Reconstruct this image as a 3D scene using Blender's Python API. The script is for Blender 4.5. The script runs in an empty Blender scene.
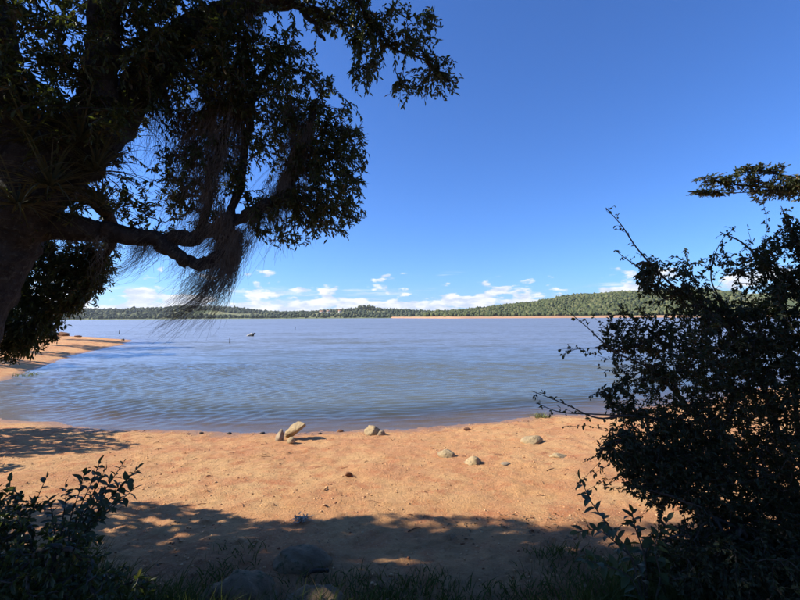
import bpy, math, random
import numpy as np
from mathutils import Vector, Matrix

# ------------------------------------------------------------------ camera
SC = bpy.context.scene
COL = SC.collection
F = 430.0                        # focal length in pixels of an 800 px wide picture
CAM = np.array([0.0, 0.0, 2.3])
PITCH = math.atan(17.0 / F)
ROLL = math.radians(-0.29)
Rm = Matrix.Rotation(math.radians(90) + PITCH, 3, 'X') @ Matrix.Rotation(ROLL, 3, 'Z')
cd = bpy.data.cameras.new('camera')
cd.sensor_width = 36.0
cd.lens = 36.0 * F / 800.0
cd.clip_start = 0.05
cd.clip_end = 20000.0
cam = bpy.data.objects.new('camera', cd)
COL.objects.link(cam)
cam.matrix_world = Matrix.Translation(Vector(CAM)) @ Rm.to_4x4()
SC.camera = cam
Rn = np.array(Rm)

# ------------------------------------------------------------------ sky and sun
SUN_EL = math.radians(35)
SUN_AZ = math.radians(270)       # clockwise from +Y: the sun stands to the left
w = bpy.data.worlds.new('World')
SC.world = w
w.use_nodes = True
wt = w.node_tree
wt.nodes.clear()


def wn(tp, **kw):
    n = wt.nodes.new(tp)
    for k, v in kw.items():
        setattr(n, k, v)
    return n


def wmath(op, a, b=None, c=None, clamp=False):
    n = wt.nodes.new('ShaderNodeMath')
    n.operation = op
    n.use_clamp = clamp
    for i, v in enumerate((a, b, c)):
        if v is None:
            continue
        if isinstance(v, (int, float)):
            n.inputs[i].default_value = v
        else:
            wt.links.new(v, n.inputs[i])
    return n.outputs[0]


sky = wn('ShaderNodeTexSky', sky_type='NISHITA')
sky.sun_disc = False
sky.sun_elevation = SUN_EL
sky.sun_rotation = SUN_AZ
sky.altitude = 300
sky.air_density = 1.0
sky.dust_density = 0.5
sky.ozone_density = 2.5
tc = wn('ShaderNodeTexCoord')
sp = wn('ShaderNodeSeparateXYZ')
wt.links.new(tc.outputs['Generated'], sp.inputs[0])
az = wmath('ARCTAN2', sp.outputs[0], sp.outputs[1])
el = sp.outputs[2]


def cloud_noise(sa, se, seed, detail=8, rough=0.55, dist=0.0):
    cb = wn('ShaderNodeCombineXYZ')
    wt.links.new(wmath('MULTIPLY', az, sa), cb.inputs[0])
    wt.links.new(wmath('MULTIPLY', el, se), cb.inputs[1])
    cb.inputs[2].default_value = seed
    n = wn('ShaderNodeTexNoise')
    n.inputs['Scale'].default_value = 1.0
    n.inputs['Detail'].default_value = detail
    n.inputs['Roughness'].default_value = rough
    n.inputs['Distortion'].default_value = dist
    wt.links.new(cb.outputs[0], n.inputs['Vector'])
    return n.outputs['Fac']


def wmap(v, a, b, c, d, smooth=True):
    n = wn('ShaderNodeMapRange')
    n.interpolation_type = 'SMOOTHSTEP' if smooth else 'LINEAR'
    for i, x in enumerate((a, b, c, d)):
        n.inputs[i + 1].default_value = x
    wt.links.new(v, n.inputs[0])
    return n.outputs[0]


cum = cloud_noise(13.0, 36.0, 5.7)
th = wmap(el, 0.0, 0.125, 0.30, 0.72, False)
m1 = wmap(wmath('SUBTRACT', cum, th), 0.0, 0.075, 0.0, 1.0)
wisp = cloud_noise(5.0, 60.0, 8.1, 6, 0.6)
th2 = wmap(el, 0.0, 0.16, 0.42, 0.74, False)
m2 = wmath('MULTIPLY', wmap(wmath('SUBTRACT', wisp, th2), 0.0, 0.16, 0.0, 1.0), 0.55)
mask = wmath('MAXIMUM', m1, m2)
mask = wmath('MULTIPLY', mask, wmap(el, 0.16, 0.09, 0.0, 1.0))
shade = cloud_noise(24.0, 70.0, 11.0, 5)
cr = wn('ShaderNodeMix', data_type='RGBA')
cr.inputs['A'].default_value = (3.6, 4.2, 5.2, 1)
cr.inputs['B'].default_value = (5.9, 6.0, 6.2, 1)
wt.links.new(wmap(shade, 0.36, 0.62, 0, 1), cr.inputs['Factor'])
mx = wn('ShaderNodeMix', data_type='RGBA')
wt.links.new(mask, mx.inputs['Factor'])
tint = wn('ShaderNodeMix', data_type='RGBA', blend_type='MULTIPLY')
tint.inputs['Factor'].default_value = 1.0
tint.inputs['B'].default_value = (0.385, 0.665, 1.15, 1)      # camera white balance and saturation of the clear sky
wt.links.new(sky.outputs[0], tint.inputs['A'])
wt.links.new(tint.outputs['Result'], mx.inputs['A'])
wt.links.new(cr.outputs['Result'], mx.inputs['B'])
bg = wn('ShaderNodeBackground')
bg.inputs['Strength'].default_value = 0.098
wt.links.new(mx.outputs['Result'], bg.inputs['Color'])
wo = wn('ShaderNodeOutputWorld')
wt.links.new(bg.outputs[0], wo.inputs[0])

sd = bpy.data.lights.new('sun', 'SUN')
sd.energy = 5.0
sd.angle = math.radians(0.55)
sd.color = (1.0, 0.93, 0.82)
sun = bpy.data.objects.new('sun', sd)
COL.objects.link(sun)
sdir = Vector((math.sin(SUN_AZ) * math.cos(SUN_EL), math.cos(SUN_AZ) * math.cos(SUN_EL), math.sin(SUN_EL)))
sun.rotation_euler = (-sdir).to_track_quat('-Z', 'Y').to_euler()
sun.location = (-20, 0, 20)

vs = SC.view_settings
vs.view_transform = 'Standard'
vs.look = 'None'
vs.exposure = 0.91
vs.gamma = 1.0
vs.use_curve_mapping = False
SC.cycles.max_bounces = 8
SC.cycles.transparent_max_bounces = 12
SC.cycles.caustics_reflective = False
SC.cycles.caustics_refractive = False

rng = np.random.default_rng(7)
random.seed(7)


# ------------------------------------------------------------------ helpers
def P(px, py, depth):
    """the point at distance `depth` (metres along Y) seen at a place of the 800x600 photograph"""
    d = Rn @ np.array([(px - 400.0) / F, (300.0 - py) / F, -1.0])
    return CAM + d * (depth / d[1])


def norm(v):
    return v / np.maximum(np.linalg.norm(v, axis=-1, keepdims=True), 1e-9)


def hash2(ix, iy, seed):
    h = (ix * 374761393 + iy * 668265263 + seed * 974634777) & 0xFFFFFFFF
    h = ((h ^ (h >> 13)) * 1274126177) & 0xFFFFFFFF
    h = h ^ (h >> 16)
    return (h & 0xFFFFFF) / float(0xFFFFFF)


def vnoise(x, y, seed=0):
    xi = np.floor(x).astype(np.int64)
    yi = np.floor(y).astype(np.int64)
    fx = x - xi
    fy = y - yi
    fx = fx * fx * fx * (fx * (fx * 6 - 15) + 10)
    fy = fy * fy * fy * (fy * (fy * 6 - 15) + 10)
    a = hash2(xi, yi, seed)
    b = hash2(xi + 1, yi, seed)
    c = hash2(xi, yi + 1, seed)
    d = hash2(xi + 1, yi + 1, seed)
    return (a * (1 - fx) + b * fx) * (1 - fy) + (c * (1 - fx) + d * fx) * fy - 0.5


def fbm(x, y, seed=0, octv=4, gain=0.5):
    s = 0
    a = 1.0
    for o in range(octv):
        s = s + a * vnoise(x * 2 ** o + 17.3 * o, y * 2 ** o - 9.1 * o, seed + o)
        a *= gain
    return s


def noise3(p, seed=0, octv=3):
    return (fbm(p[:, 0] + 3.1 * p[:, 2], p[:, 1] - 1.7 * p[:, 2], seed, octv)
            + fbm(p[:, 2] + 5.2, p[:, 0] * 1.3 + p[:, 1], seed + 31, octv)) * 0.5


def mesh_from(name, verts, faces, smooth=False):
    """verts (n,3); faces: an (m,k) array or a list of such arrays"""
    me = bpy.data.meshes.new(name)
    verts = np.asarray(verts, dtype=np.float32)
    if not isinstance(faces, list):
        faces = [faces]
    faces = [np.asarray(f, dtype=np.int32) for f in faces if len(f)]
    me.vertices.add(len(verts))
    me.vertices.foreach_set('co', verts.ravel())
    tot = np.concatenate([np.full(len(f), f.shape[1], dtype=np.int32) for f in faces])
    idx = np.concatenate([f.ravel() for f in faces])
    st = np.concatenate([[0], np.cumsum(tot)[:-1]]).astype(np.int32)
    me.loops.add(len(idx))
    me.loops.foreach_set('vertex_index', idx)
    me.polygons.add(len(tot))
    me.polygons.foreach_set('loop_start', st)
    me.polygons.foreach_set('loop_total', tot)
    if smooth:
        me.polygons.foreach_set('use_smooth', np.ones(len(tot), dtype=bool))
    me.update(calc_edges=True)
    me.validate()
    return me


def link(name, me, mat=None, parent=None, kind=None, label=None, cat=None, group=None):
    o = bpy.data.objects.new(name, me)
    COL.objects.link(o)
    if mat is not None and len(me.materials) == 0:
        me.materials.append(mat)
    if parent is not None:
        o.parent = parent
    if kind:
        o['kind'] = kind
    if label:
        o['label'] = label
    if cat:
        o['category'] = cat
    if group:
        o['group'] = group
    return o


def thing(name, label, cat, loc, group=None):
    o = bpy.data.objects.new(name, None)
    o.empty_display_size = 0.1
    COL.objects.link(o)
    o.location = Vector([float(v) for v in loc])
    o['label'] = label
    o['category'] = cat
    if group:
        o['group'] = group
    return o


class MB:
    """collects verts and faces for ONE mesh"""
    def __init__(self):
        self.v, self.f, self.n = [], {}, 0

    def add(self, v, *fs):
        v = np.asarray(v, dtype=np.float64).reshape(-1, 3)
        for f in fs:
            f = np.asarray(f)
            self.f.setdefault(f.shape[1], []).append(f + self.n)
        self.v.append(v)
        self.n += len(v)

    def mesh(self, name, origin=(0, 0, 0), smooth=False):
        return mesh_from(name, np.concatenate(self.v) - np.asarray(origin),
                         [np.concatenate(x) for x in self.f.values()], smooth)


def catmull(pts, n_per=6):
    pts = np.asarray(pts, dtype=float)
    ext = np.vstack([2 * pts[0] - pts[1], pts, 2 * pts[-1] - pts[-2]])
    out = []
    for i in range(1, len(ext) - 2):
        p0, p1, p2, p3 = ext[i - 1:i + 3]
        for t in np.linspace(0, 1, n_per, endpoint=False):
            out.append(0.5 * (2 * p1 + (p2 - p0) * t + (2 * p0 - 5 * p1 + 4 * p2 - p3) * t * t
                              + (3 * p1 - p0 - 3 * p2 + p3) * t ** 3))
    out.append(pts[-1])
    return np.array(out)


def tube(mb, pts, rad, sides=3, rough=0.0, seed=0, close=True):
    pts = np.asarray(pts, dtype=float)
    n = len(pts)
    t = np.gradient(pts, axis=0)
    t = norm(t)
    ref = np.array([0.31, 0.87, 0.38])
    if abs(np.dot(norm(pts[-1] - pts[0]), ref)) > 0.9:
        ref = np.array([0.9, -0.1, 0.42])
    u = norm(np.cross(t, ref))
    v = np.cross(t, u)
    a = np.arange(sides) / sides * 2 * math.pi
    r = np.asarray(rad, dtype=float)[:, None] * np.ones((1, sides))
    if rough:
        gi, gj = np.meshgrid(np.arange(n), np.arange(sides), indexing='ij')
        r = r * (1 + rough * (vnoise(gi * 0.45 + seed, gj * 0.9 + 0.37, seed) + 0.6 * vnoise(gi * 1.1, gj * 1.7 + 5.5, seed + 3)))
    ring = pts[:, None, :] + r[:, :, None] * (np.cos(a)[None, :, None] * u[:, None, :] + np.sin(a)[None, :, None] * v[:, None, :])
    i, j = np.meshgrid(np.arange(n - 1), np.arange(sides), indexing='ij')
    j2 = (j + 1) % sides
    q = np.stack([i * sides + j, i * sides + j2, (i + 1) * sides + j2, (i + 1) * sides + j], axis=-1).reshape(-1, 4)
    mb.add(ring.reshape(-1, 3), q)
    if close and sides > 3:
        mb.add(np.vstack([ring[-1], pts[-1:] + t[-1:] * rad[-1] * 0.5]),
               np.array([[k, (k + 1) % sides, sides] for k in range(sides)]))


def leaf_mesh_arrays(pos, d, nrm, ln, wd, fold=0.25):
    """folded oval leaves: 6 verts, 2 quads each"""
    d = norm(d)
    s = norm(np.cross(d, nrm))
    nn = np.cross(s, d)
    ln = ln[:, None]
    wd = wd[:, None]
    droop = -0.12
    b = pos
    tip = pos + d * ln + nn * droop * ln
    r1 = pos + d * ln * 0.30 + s * wd * 0.46 + nn * wd * fold
    r2 = pos + d * ln * 0.68 + s * wd * 0.42 + nn * (wd * fold + droop * 0.4 * ln)
    l2 = pos + d * ln * 0.68 - s * wd * 0.42 + nn * (wd * fold + droop * 0.4 * ln)
    l1 = pos + d * ln * 0.30 - s * wd * 0.46 + nn * wd * fold
    v = np.stack([b, r1, r2, tip, l2, l1], axis=1).reshape(-1, 3)
    k = np.arange(len(pos))[:, None] * 6
    f = np.concatenate([k + np.array([[0, 1, 2, 3]]), k + np.array([[0, 3, 4, 5]])])
    return v, f


# ------------------------------------------------------------------ materials
def newmat(name):
    m = bpy.data.materials.new(name)
    m.use_nodes = True
    nt = m.node_tree
    nt.nodes.clear()
    out = nt.nodes.new('ShaderNodeOutputMaterial')
    return m, nt, out


class NT:
    def __init__(self, nt):
        self.nt = nt

    def node(self, tp, **kw):
        n = self.nt.nodes.new(tp)
        for k, v in kw.items():
            setattr(n, k, v)
        return n

    def put(self, sock, v):
        if v is None:
            return
        if isinstance(v, bpy.types.NodeSocket):
            self.nt.links.new(v, sock)
        elif isinstance(v, (tuple, list)) and len(v) == 3 and sock.type == 'RGBA':
            sock.default_value = (*v, 1)
        else:
            sock.default_value = v

    def math(self, op, a, b=None, clamp=False):
        n = self.node('ShaderNodeMath', operation=op)
        n.use_clamp = clamp
        self.put(n.inputs[0], a)
        self.put(n.inputs[1], b)
        return n.outputs[0]

    def map(self, v, a, b, c=0.0, d=1.0):
        n = self.node('ShaderNodeMapRange')
        n.interpolation_type = 'SMOOTHSTEP'
        self.put(n.inputs[0], v)
        for i, x in enumerate((a, b, c, d)):
            n.inputs[i + 1].default_value = x
        return n.outputs[0]

    def noise(self, vec, scale, detail=4, rough=0.55, out='Fac'):
        n = self.node('ShaderNodeTexNoise')
        self.put(n.inputs['Vector'], vec)
        n.inputs['Scale'].default_value = scale
        n.inputs['Detail'].default_value = detail
        n.inputs['Roughness'].default_value = rough
        return n.outputs[out]

    def mix(self, f, a, b):
        n = self.node('ShaderNodeMix', data_type='RGBA')
        self.put(n.inputs['Factor'], f)
        self.put(n.inputs['A'], a)
        self.put(n.inputs['B'], b)
        return n.outputs['Result']

    def bump(self, h, strength=0.5, dist=0.02, normal=None):
        n = self.node('ShaderNodeBump')
        n.inputs['Strength'].default_value = strength
        n.inputs['Distance'].default_value = dist
        self.put(n.inputs['Height'], h)
        self.put(n.inputs['Normal'], normal)
        return n.outputs[0]

    def pos(self):
        return self.node('ShaderNodeNewGeometry').outputs['Position']

    def island(self):
        return self.node('ShaderNodeNewGeometry').outputs['Random Per Island']


def principled(h, col, rough=0.8, spec=0.3, normal=None):
    b = h.node('ShaderNodeBsdfPrincipled')
    h.put(b.inputs['Base Color'], col)
    h.put(b.inputs['Roughness'], rough)
    b.inputs['Specular IOR Level'].default_value = spec
    h.put(b.inputs['Normal'], normal)
    return b.outputs[0]


def leaf_mat(name, c1, c2, trans=0.3, rough=0.45, dry=None):
    m, nt, out = newmat(name)
    h = NT(nt)
    r = h.island()
    col = h.mix(r, c1, c2)
    if dry:
        col = h.mix(h.math('GREATER_THAN', h.math('FRACT', h.math('MULTIPLY', r, 37.7)), 0.93), col, dry)
    p = principled(h, col, rough, 0.35)
    t = h.node('ShaderNodeBsdfTranslucent')
    h.put(t.inputs['Color'], h.mix(0.5, col, (0.16, 0.20, 0.02)))
    mx = h.node('ShaderNodeMixShader')
    mx.inputs[0].default_value = trans
    nt.links.new(p, mx.inputs[1])
    nt.links.new(t.outputs[0], mx.inputs[2])
    nt.links.new(mx.outputs[0], out.inputs[0])
    return m


def rough_mat(name, c1, c2, scale=8.0, c3=None, s3=30.0, bump=0.5, bd=0.02, rough=0.9, spec=0.2):
    m, nt, out = newmat(name)
    h = NT(nt)
    p = h.pos()
    n1 = h.noise(p, scale, 6, 0.6)
    col = h.mix(h.map(n1, 0.35, 0.65), c1, c2)
    n2 = h.noise(p, s3, 5, 0.65)
    if c3:
        col = h.mix(h.map(n2, 0.52, 0.68), col, c3)
    nb = h.bump(h.math('ADD', n1, h.math('MULTIPLY', n2, 0.6)), bump, bd)
    nt.links.new(principled(h, col, rough, spec, nb), out.inputs[0])
    return m


M = {}
M['leaf'] = leaf_mat('leaf_dark', (0.028, 0.043, 0.016), (0.055, 0.075, 0.024), 0.32, 0.42, (0.11, 0.08, 0.03))
M['leaf_bush'] = leaf_mat('leaf_bush', (0.018, 0.027, 0.012), (0.034, 0.046, 0.019), 0.22, 0.6, (0.07, 0.045, 0.02))
M['leaf_pinnate'] = leaf_mat('leaf_pinnate', (0.035, 0.05, 0.02), (0.06, 0.075, 0.03), 0.2, 0.45, (0.15, 0.075, 0.03))
M['leaf_sapling'] = leaf_mat('leaf_sapling', (0.030, 0.048, 0.017), (0.05, 0.072, 0.024), 0.22, 0.55)
M['grass'] = leaf_mat('grass_blade', (0.028, 0.045, 0.014), (0.06, 0.08, 0.025), 0.25, 0.6, (0.17, 0.13, 0.06))
M['litter'] = leaf_mat('dead_leaf', (0.12, 0.075, 0.04), (0.30, 0.20, 0.11), 0.1, 0.8)
M['bromeliad'] = leaf_mat('strap_leaf', (0.04, 0.055, 0.03), (0.07, 0.075, 0.045), 0.15, 0.5)
M['moss'] = rough_mat('hanging_moss', (0.10, 0.093, 0.076), (0.16, 0.148, 0.12), 20, bump=0.0)
M['bark'] = rough_mat('bark', (0.024, 0.023, 0.022), (0.052, 0.051, 0.048), 14, (0.085, 0.09, 0.075), 34, 1.0, 0.05)
M['twig'] = rough_mat('twig_bark', (0.045, 0.037, 0.03), (0.08, 0.068, 0.056), 30, bump=0.2)
M['stone'] = rough_mat('tan_stone', (0.31, 0.225, 0.12), (0.41, 0.30, 0.16), 7, (0.20, 0.15, 0.095), 26, 1.0, 0.04)
M['stone_dark'] = rough_mat('brown_stone', (0.20, 0.15, 0.10), (0.36, 0.28, 0.18), 9, (0.12, 0.09, 0.06), 25, 0.6, 0.02)
M['boulder'] = rough_mat('mossy_boulder', (0.13, 0.09, 0.052), (0.21, 0.15, 0.085), 6, (0.045, 0.055, 0.022), 14, 0.9, 0.04)
M['clod'] = rough_mat('earth_clod', (0.16, 0.075, 0.04), (0.24, 0.12, 0.06), 20, bump=0.6)
M['wood'] = rough_mat('driftwood', (0.30, 0.25, 0.19), (0.45, 0.40, 0.33), 12, (0.12, 0.09, 0.07), 30, 0.6, 0.02)
M['bleached'] = rough_mat('bleached_wood', (0.40, 0.36, 0.30), (0.52, 0.48, 0.42), 9, (0.4, 0.34, 0.27), 20, 0.4, 0.02)
M['dark_wood'] = rough_mat('wet_wood', (0.03, 0.024, 0.02), (0.06, 0.05, 0.04), 12, bump=0.4)
M['pale_plant'] = leaf_mat('dry_pale_leaf', (0.34, 0.28, 0.20), (0.52, 0.46, 0.36), 0.1, 0.8)
M['green_tuft'] = leaf_mat('tuft_blade', (0.12, 0.16, 0.05), (0.28, 0.27, 0.10), 0.3, 0.6)
M['white_wall'] = rough_mat('painted_wall', (0.62, 0.58, 0.52), (0.74, 0.71, 0.66), 0.4, bump=0.0)
M['roof'] = rough_mat('clay_roof', (0.28, 0.15, 0.10), (0.36, 0.21, 0.14), 0.6, bump=0.0)
M['window'] = rough_mat('dark_pane', (0.03, 0.035, 0.04), (0.05, 0.055, 0.06), 1, bump=0.0, rough=0.2, spec=0.5)


def sand_material():
    m, nt, out = newmat('red_sand')
    h = NT(nt)
    p = h.pos()
    big = h.noise(p, 0.55, 5, 0.6)
    mid = h.noise(p, 3.2, 6, 0.65)
    fine = h.noise(p, 38.0, 6, 0.72)
    grain = h.noise(p, 170.0, 3, 0.65)
    c = h.mix(h.map(big, 0.34, 0.66), (0.60, 0.305, 0.125), (0.68, 0.395, 0.17))
    c = h.mix(h.map(mid, 0.46, 0.70), c, (0.53, 0.21, 0.085))
    c = h.mix(h.math('MULTIPLY', h.map(h.noise(p, 0.9, 4, 0.6), 0.46, 0.62), 0.55), c, (0.54, 0.22, 0.095))
    c = h.mix(h.map(fine, 0.52, 0.72), c, (0.72, 0.46, 0.21))
    c = h.mix(h.math('MULTIPLY', h.map(fine, 0.46, 0.33), 0.6), c, (0.26, 0.115, 0.055))
    vr = h.node('ShaderNodeTexVoronoi')
    vr.inputs['Scale'].default_value = 34.0
    h.put(vr.inputs['Vector'], p)
    c = h.mix(h.math('MULTIPLY', h.map(vr.outputs['Distance'], 0.22, 0.10), h.map(mid, 0.42, 0.58, 0.15, 0.8)), c, (0.68, 0.44, 0.25))
    # damp sand just above and below the water line
    sx = h.node('ShaderNodeSeparateXYZ')
    h.put(sx.inputs[0], p)
    zz = h.math('ADD', sx.outputs[2], h.math('MULTIPLY', h.math('SUBTRACT', mid, 0.5), 0.06))
    wet = h.map(zz, 0.065, 0.012)
    c = h.mix(h.math('MULTIPLY', wet, 0.75), c, (0.31, 0.165, 0.092))
    # upper bank soil, its colour darkened to deepen the tree shade; ragged edge
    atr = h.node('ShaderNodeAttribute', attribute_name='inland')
    soil_shade = h.map(h.math('ADD', atr.outputs['Fac'], h.math('MULTIPLY', h.math('SUBTRACT', h.noise(p, 1.3, 5, 0.65), 0.5), 2.6)), 5.0, 6.6)
    soil_shade = h.math('MULTIPLY', soil_shade, h.map(mid, 0.25, 0.62, 1.0, 0.55))
    c = h.mix(soil_shade, c, h.mix(fine, (0.085, 0.047, 0.026), (0.20, 0.115, 0.06)))
    # the bed turns to silt in deeper water
    c = h.mix(h.map(sx.outputs[2], -0.3, -1.5), c, (0.10, 0.085, 0.05))
    hh = h.math('ADD', h.math('MULTIPLY', fine, 1.0), h.math('MULTIPLY', grain, 0.35))
    nb = h.bump(hh, 1.0, 0.04)
    rg = h.node('ShaderNodeMapRange')
    h.put(rg.inputs[0], wet)
    rg.inputs[3].default_value = 0.95
    rg.inputs[4].default_value = 0.45
    nt.links.new(principled(h, c, rg.outputs[0], 0.25, nb), out.inputs[0])
    return m


def water_material():
    m, nt, out = newmat('lake_water')
    h = NT(nt)
    p = h.pos()
    mp = h.node('ShaderNodeMapping')
    mp.inputs['Rotation'].default_value = (0, 0, math.radians(18))
    mp.inputs['Scale'].default_value = (0.55, 1.5, 1.0)
    h.put(mp.inputs['Vector'], p)
    mp2 = h.node('ShaderNodeMapping')
    mp2.inputs['Rotation'].default_value = (0, 0, math.radians(-35))
    mp2.inputs['Scale'].default_value = (0.4, 1.3, 1.0)
    h.put(mp2.inputs['Vector'], p)

    def vm(op, a, b=None, sc=None):
        n = h.node('ShaderNodeVectorMath', operation=op)
        h.put(n.inputs[0], a)
        if b is not None:
            h.put(n.inputs[1], b)
        if sc is not None:
            h.put(n.inputs['Scale'], sc)
        return n.outputs[0]
    # slopes of the ripples too small for the mesh, the same at every distance
    a1 = vm('SUBTRACT', h.noise(mp.outputs[0], 8.5, 2, 0.5, 'Color'), (0.5, 0.5, 0.5))
    a2 = vm('SUBTRACT', h.noise(mp.outputs[0], 1.6, 3, 0.55, 'Color'), (0.5, 0.5, 0.5))
    a3 = vm('SUBTRACT', h.noise(mp2.outputs[0], 2.6, 2, 0.5, 'Color'), (0.5, 0.5, 0.5))
    mp4 = h.node('ShaderNodeMapping')
    mp4.inputs['Rotation'].default_value = (0, 0, math.radians(8))
    mp4.inputs['Scale'].default_value = (0.22, 1.0, 1.0)
    h.put(mp4.inputs['Vector'], p)
    a4 = vm('SUBTRACT', h.noise(mp4.outputs[0], 0.22, 7, 0.8, 'Color'), (0.5, 0.5, 0.5))
    gust = h.noise(p, 0.045, 3, 0.5)
    rp_ = h.node('ShaderNodeAttribute', attribute_name='ripple')
    amp = h.math('MULTIPLY', rp_.outputs['Fac'], h.map(gust, 0.3, 0.7, 0.8, 1.2))
    sl = vm('ADD', vm('ADD', vm('SCALE', a1, None, 0.8), vm('SCALE', a2, None, 1.0)), vm('ADD', vm('SCALE', a3, None, 0.7), vm('SCALE', a4, None, 1.6)))
    sl = vm('MULTIPLY', vm('SCALE', sl, None, amp), (0.7, 1.0, 0.0))
    nb = vm('NORMALIZE', vm('ADD', h.node('ShaderNodeNewGeometry').outputs['Normal'], sl))
    at = h.node('ShaderNodeAttribute', attribute_name='depth')
    fac = h.map(at.outputs['Fac'], 0.0, 0.42, 0.18, 1.0)
    dif = h.node('ShaderNodeBsdfDiffuse')
    dif.inputs['Color'].default_value = (0.125, 0.138, 0.116, 1)
    tr = h.node('ShaderNodeBsdfTransparent')
    tr.inputs['Color'].default_value = (0.80, 0.82, 0.66, 1)
    body = h.node('ShaderNodeMixShader')
    h.put(body.inputs[0], fac)
    nt.links.new(tr.outputs[0], body.inputs[1])
    nt.links.new(dif.outputs[0], body.inputs[2])
    gl = h.node('ShaderNodeBsdfGlossy')
    rr2 = h.node('ShaderNodeMapRange')
    h.put(rr2.inputs[0], rp_.outputs['Fac'])
    for q_, v_ in enumerate((0.2, 0.5, 0.16, 0.38)):
        rr2.inputs[q_ + 1].default_value = v_
    h.put(gl.inputs['Roughness'], rr2.outputs[0])
    h.put(gl.inputs['Normal'], nb)
    fr = h.node('ShaderNodeFresnel')
    fr.inputs['IOR'].default_value = 1.33
    h.put(fr.inputs['Normal'], nb)
    mx = h.node('ShaderNodeMixShader')
    # sunlight entering the thin sheet from above: no total reflection on its underside
    back = h.node('ShaderNodeNewGeometry').outputs['Backfacing']
    h.put(mx.inputs[0], h.math('MULTIPLY', fr.outputs[0], h.math('SUBTRACT', 1.0, h.math('MULTIPLY', back, 0.95))))
    nt.links.new(body.outputs[0], mx.inputs[1])
    nt.links.new(gl.outputs[0], mx.inputs[2])
    nt.links.new(mx.outputs[0], out.inputs[0])
    return m


M['sand'] = sand_material()
M['water'] = water_material()

# ------------------------------------------------------------------ terrain
LAND = np.array([(-6000, -6000), (-6000, 62), (-160, 60), (-41, 53.5), (-33, 49), (-28.3, 45.5), (-24.3, 37), (-20.6, 27), (-16.4, 18.9),
                 (-14.6, 15.5), (-14.3, 13.8), (-12.3, 12.2), (-9.3, 10.15), (-6.2, 9.0), (-3, 8.72), (0, 8.9), (2.2, 9.5),
                 (5.3, 10.45), (9, 12.2), (20, 19), (70, 34), (400, 60), (6000, 80), (6000, -6000)], dtype=float)


def signed_dist(x, y):
    best = np.full(x.shape, 1e18)
    inside = np.zeros(x.shape, dtype=bool)
    n = len(LAND)
    for i in range(n):
        a = LAND[i]
        b = LAND[(i + 1) % n]
        e = b - a
        t = np.clip(((x - a[0]) * e[0] + (y - a[1]) * e[1]) / (e @ e), 0, 1)
        dx = x - a[0] - t * e[0]
        dy = y - a[1] - t * e[1]
        best = np.minimum(best, dx * dx + dy * dy)
        if e[1] != 0:
            cr_ = ((a[1] > y) != (b[1] > y)) & (x < e[0] * (y - a[1]) / e[1] + a[0])
            inside ^= cr_
    return np.where(inside, 1, -1) * np.sqrt(best)


def ground_h(x, y):
    x = np.asarray(x, dtype=float)
    y = np.asarray(y, dtype=float)
    s = signed_dist(x, y)
    s = s + 0.22 * fbm(x * 0.7, y * 0.7, 5, 3) * np.clip(1.2 - np.abs(s) / 8, 0, 1)
    land = np.where(s < 6.6, 0.103 * s, 0.103 * 6.6 + 0.9 * (1 - np.exp(-(s - 6.6) * 0.03)))
    far = np.clip((y - 13) / 6, 0, 1)                # the low spit across the inlet
    spit = 0.30 * (1 - np.exp(-np.maximum(s, 0) * 0.55)) + 0.02 * np.minimum(np.maximum(s, 0), 20) + 0.25 * np.maximum(fbm(x * 0.13, y * 0.13, 77, 3), 0) * np.clip(s, 0, 1)
    land = land * (1 - far) + spit * far
    wat = np.maximum(-0.11 * np.abs(s) - 0.0 * s, -3.0)
    hgt = np.where(s > 0, land, wat)
    near = np.clip(1.3 - np.hypot(x, y - 6) / 22, 0, 1) * np.clip((s + 0.6) / 1.2, 0.1, 1)
    # old drag ruts and footprints
    u = (x + 2.1) * 0.86 + (y - 6.2) * 0.35
    v = -(x + 2.1) * 0.50 + (y - 6.2) * 0.86
    ruts = -0.016 * np.exp(-((np.mod(v * 2.3, 1) - 0.5) / 0.16) ** 2) * np.exp(-(u / 1.6) ** 2 - (v / 0.9) ** 2)
    rel = 0.04 * fbm(x * 0.9, y * 0.9, 11, 3) + 0.018 * fbm(x * 4.0, y * 4.0, 21, 3) + 0.019 * fbm(x * 11.0 + 2 * vnoise(x * 3, y * 3, 8), y * 11.0, 31, 2)
    clump = np.maximum(vnoise(x * 17, y * 17, 47) - 0.16, 0) * 0.05
    return hgt + near * (rel + ruts + clump)


def gh(x, y):
    return float(ground_h(np.array([x]), np.array([y]))[0])


def axis(lo, hi, step, end_lo, end_hi, ratio):
    c = list(np.arange(lo, hi + step * 0.5, step))
    s = step
    while c[-1] < end_hi:
        s *= ratio
        c.append(c[-1] + s)
    s = step
    c0 = []
    x = lo
    while x > end_lo:
        s *= ratio
        x -= s
        c0.append(x)
    return np.array(c0[::-1] + c)


def grid_mesh(name, xs, ys, hf, smooth=True):
    X, Y = np.meshgrid(xs, ys)
    Z = hf(X.ravel(), Y.ravel())
    nx, ny = len(xs), len(ys)
    i, j = np.meshgrid(np.arange(ny - 1), np.arange(nx - 1), indexing='ij')
    a = (i * nx + j).ravel()
    q = np.stack([a, a + 1, a + nx + 1, a + nx], axis=-1)
    return mesh_from(name, np.stack([X.ravel(), Y.ravel(), Z], axis=-1), q, smooth)


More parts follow.
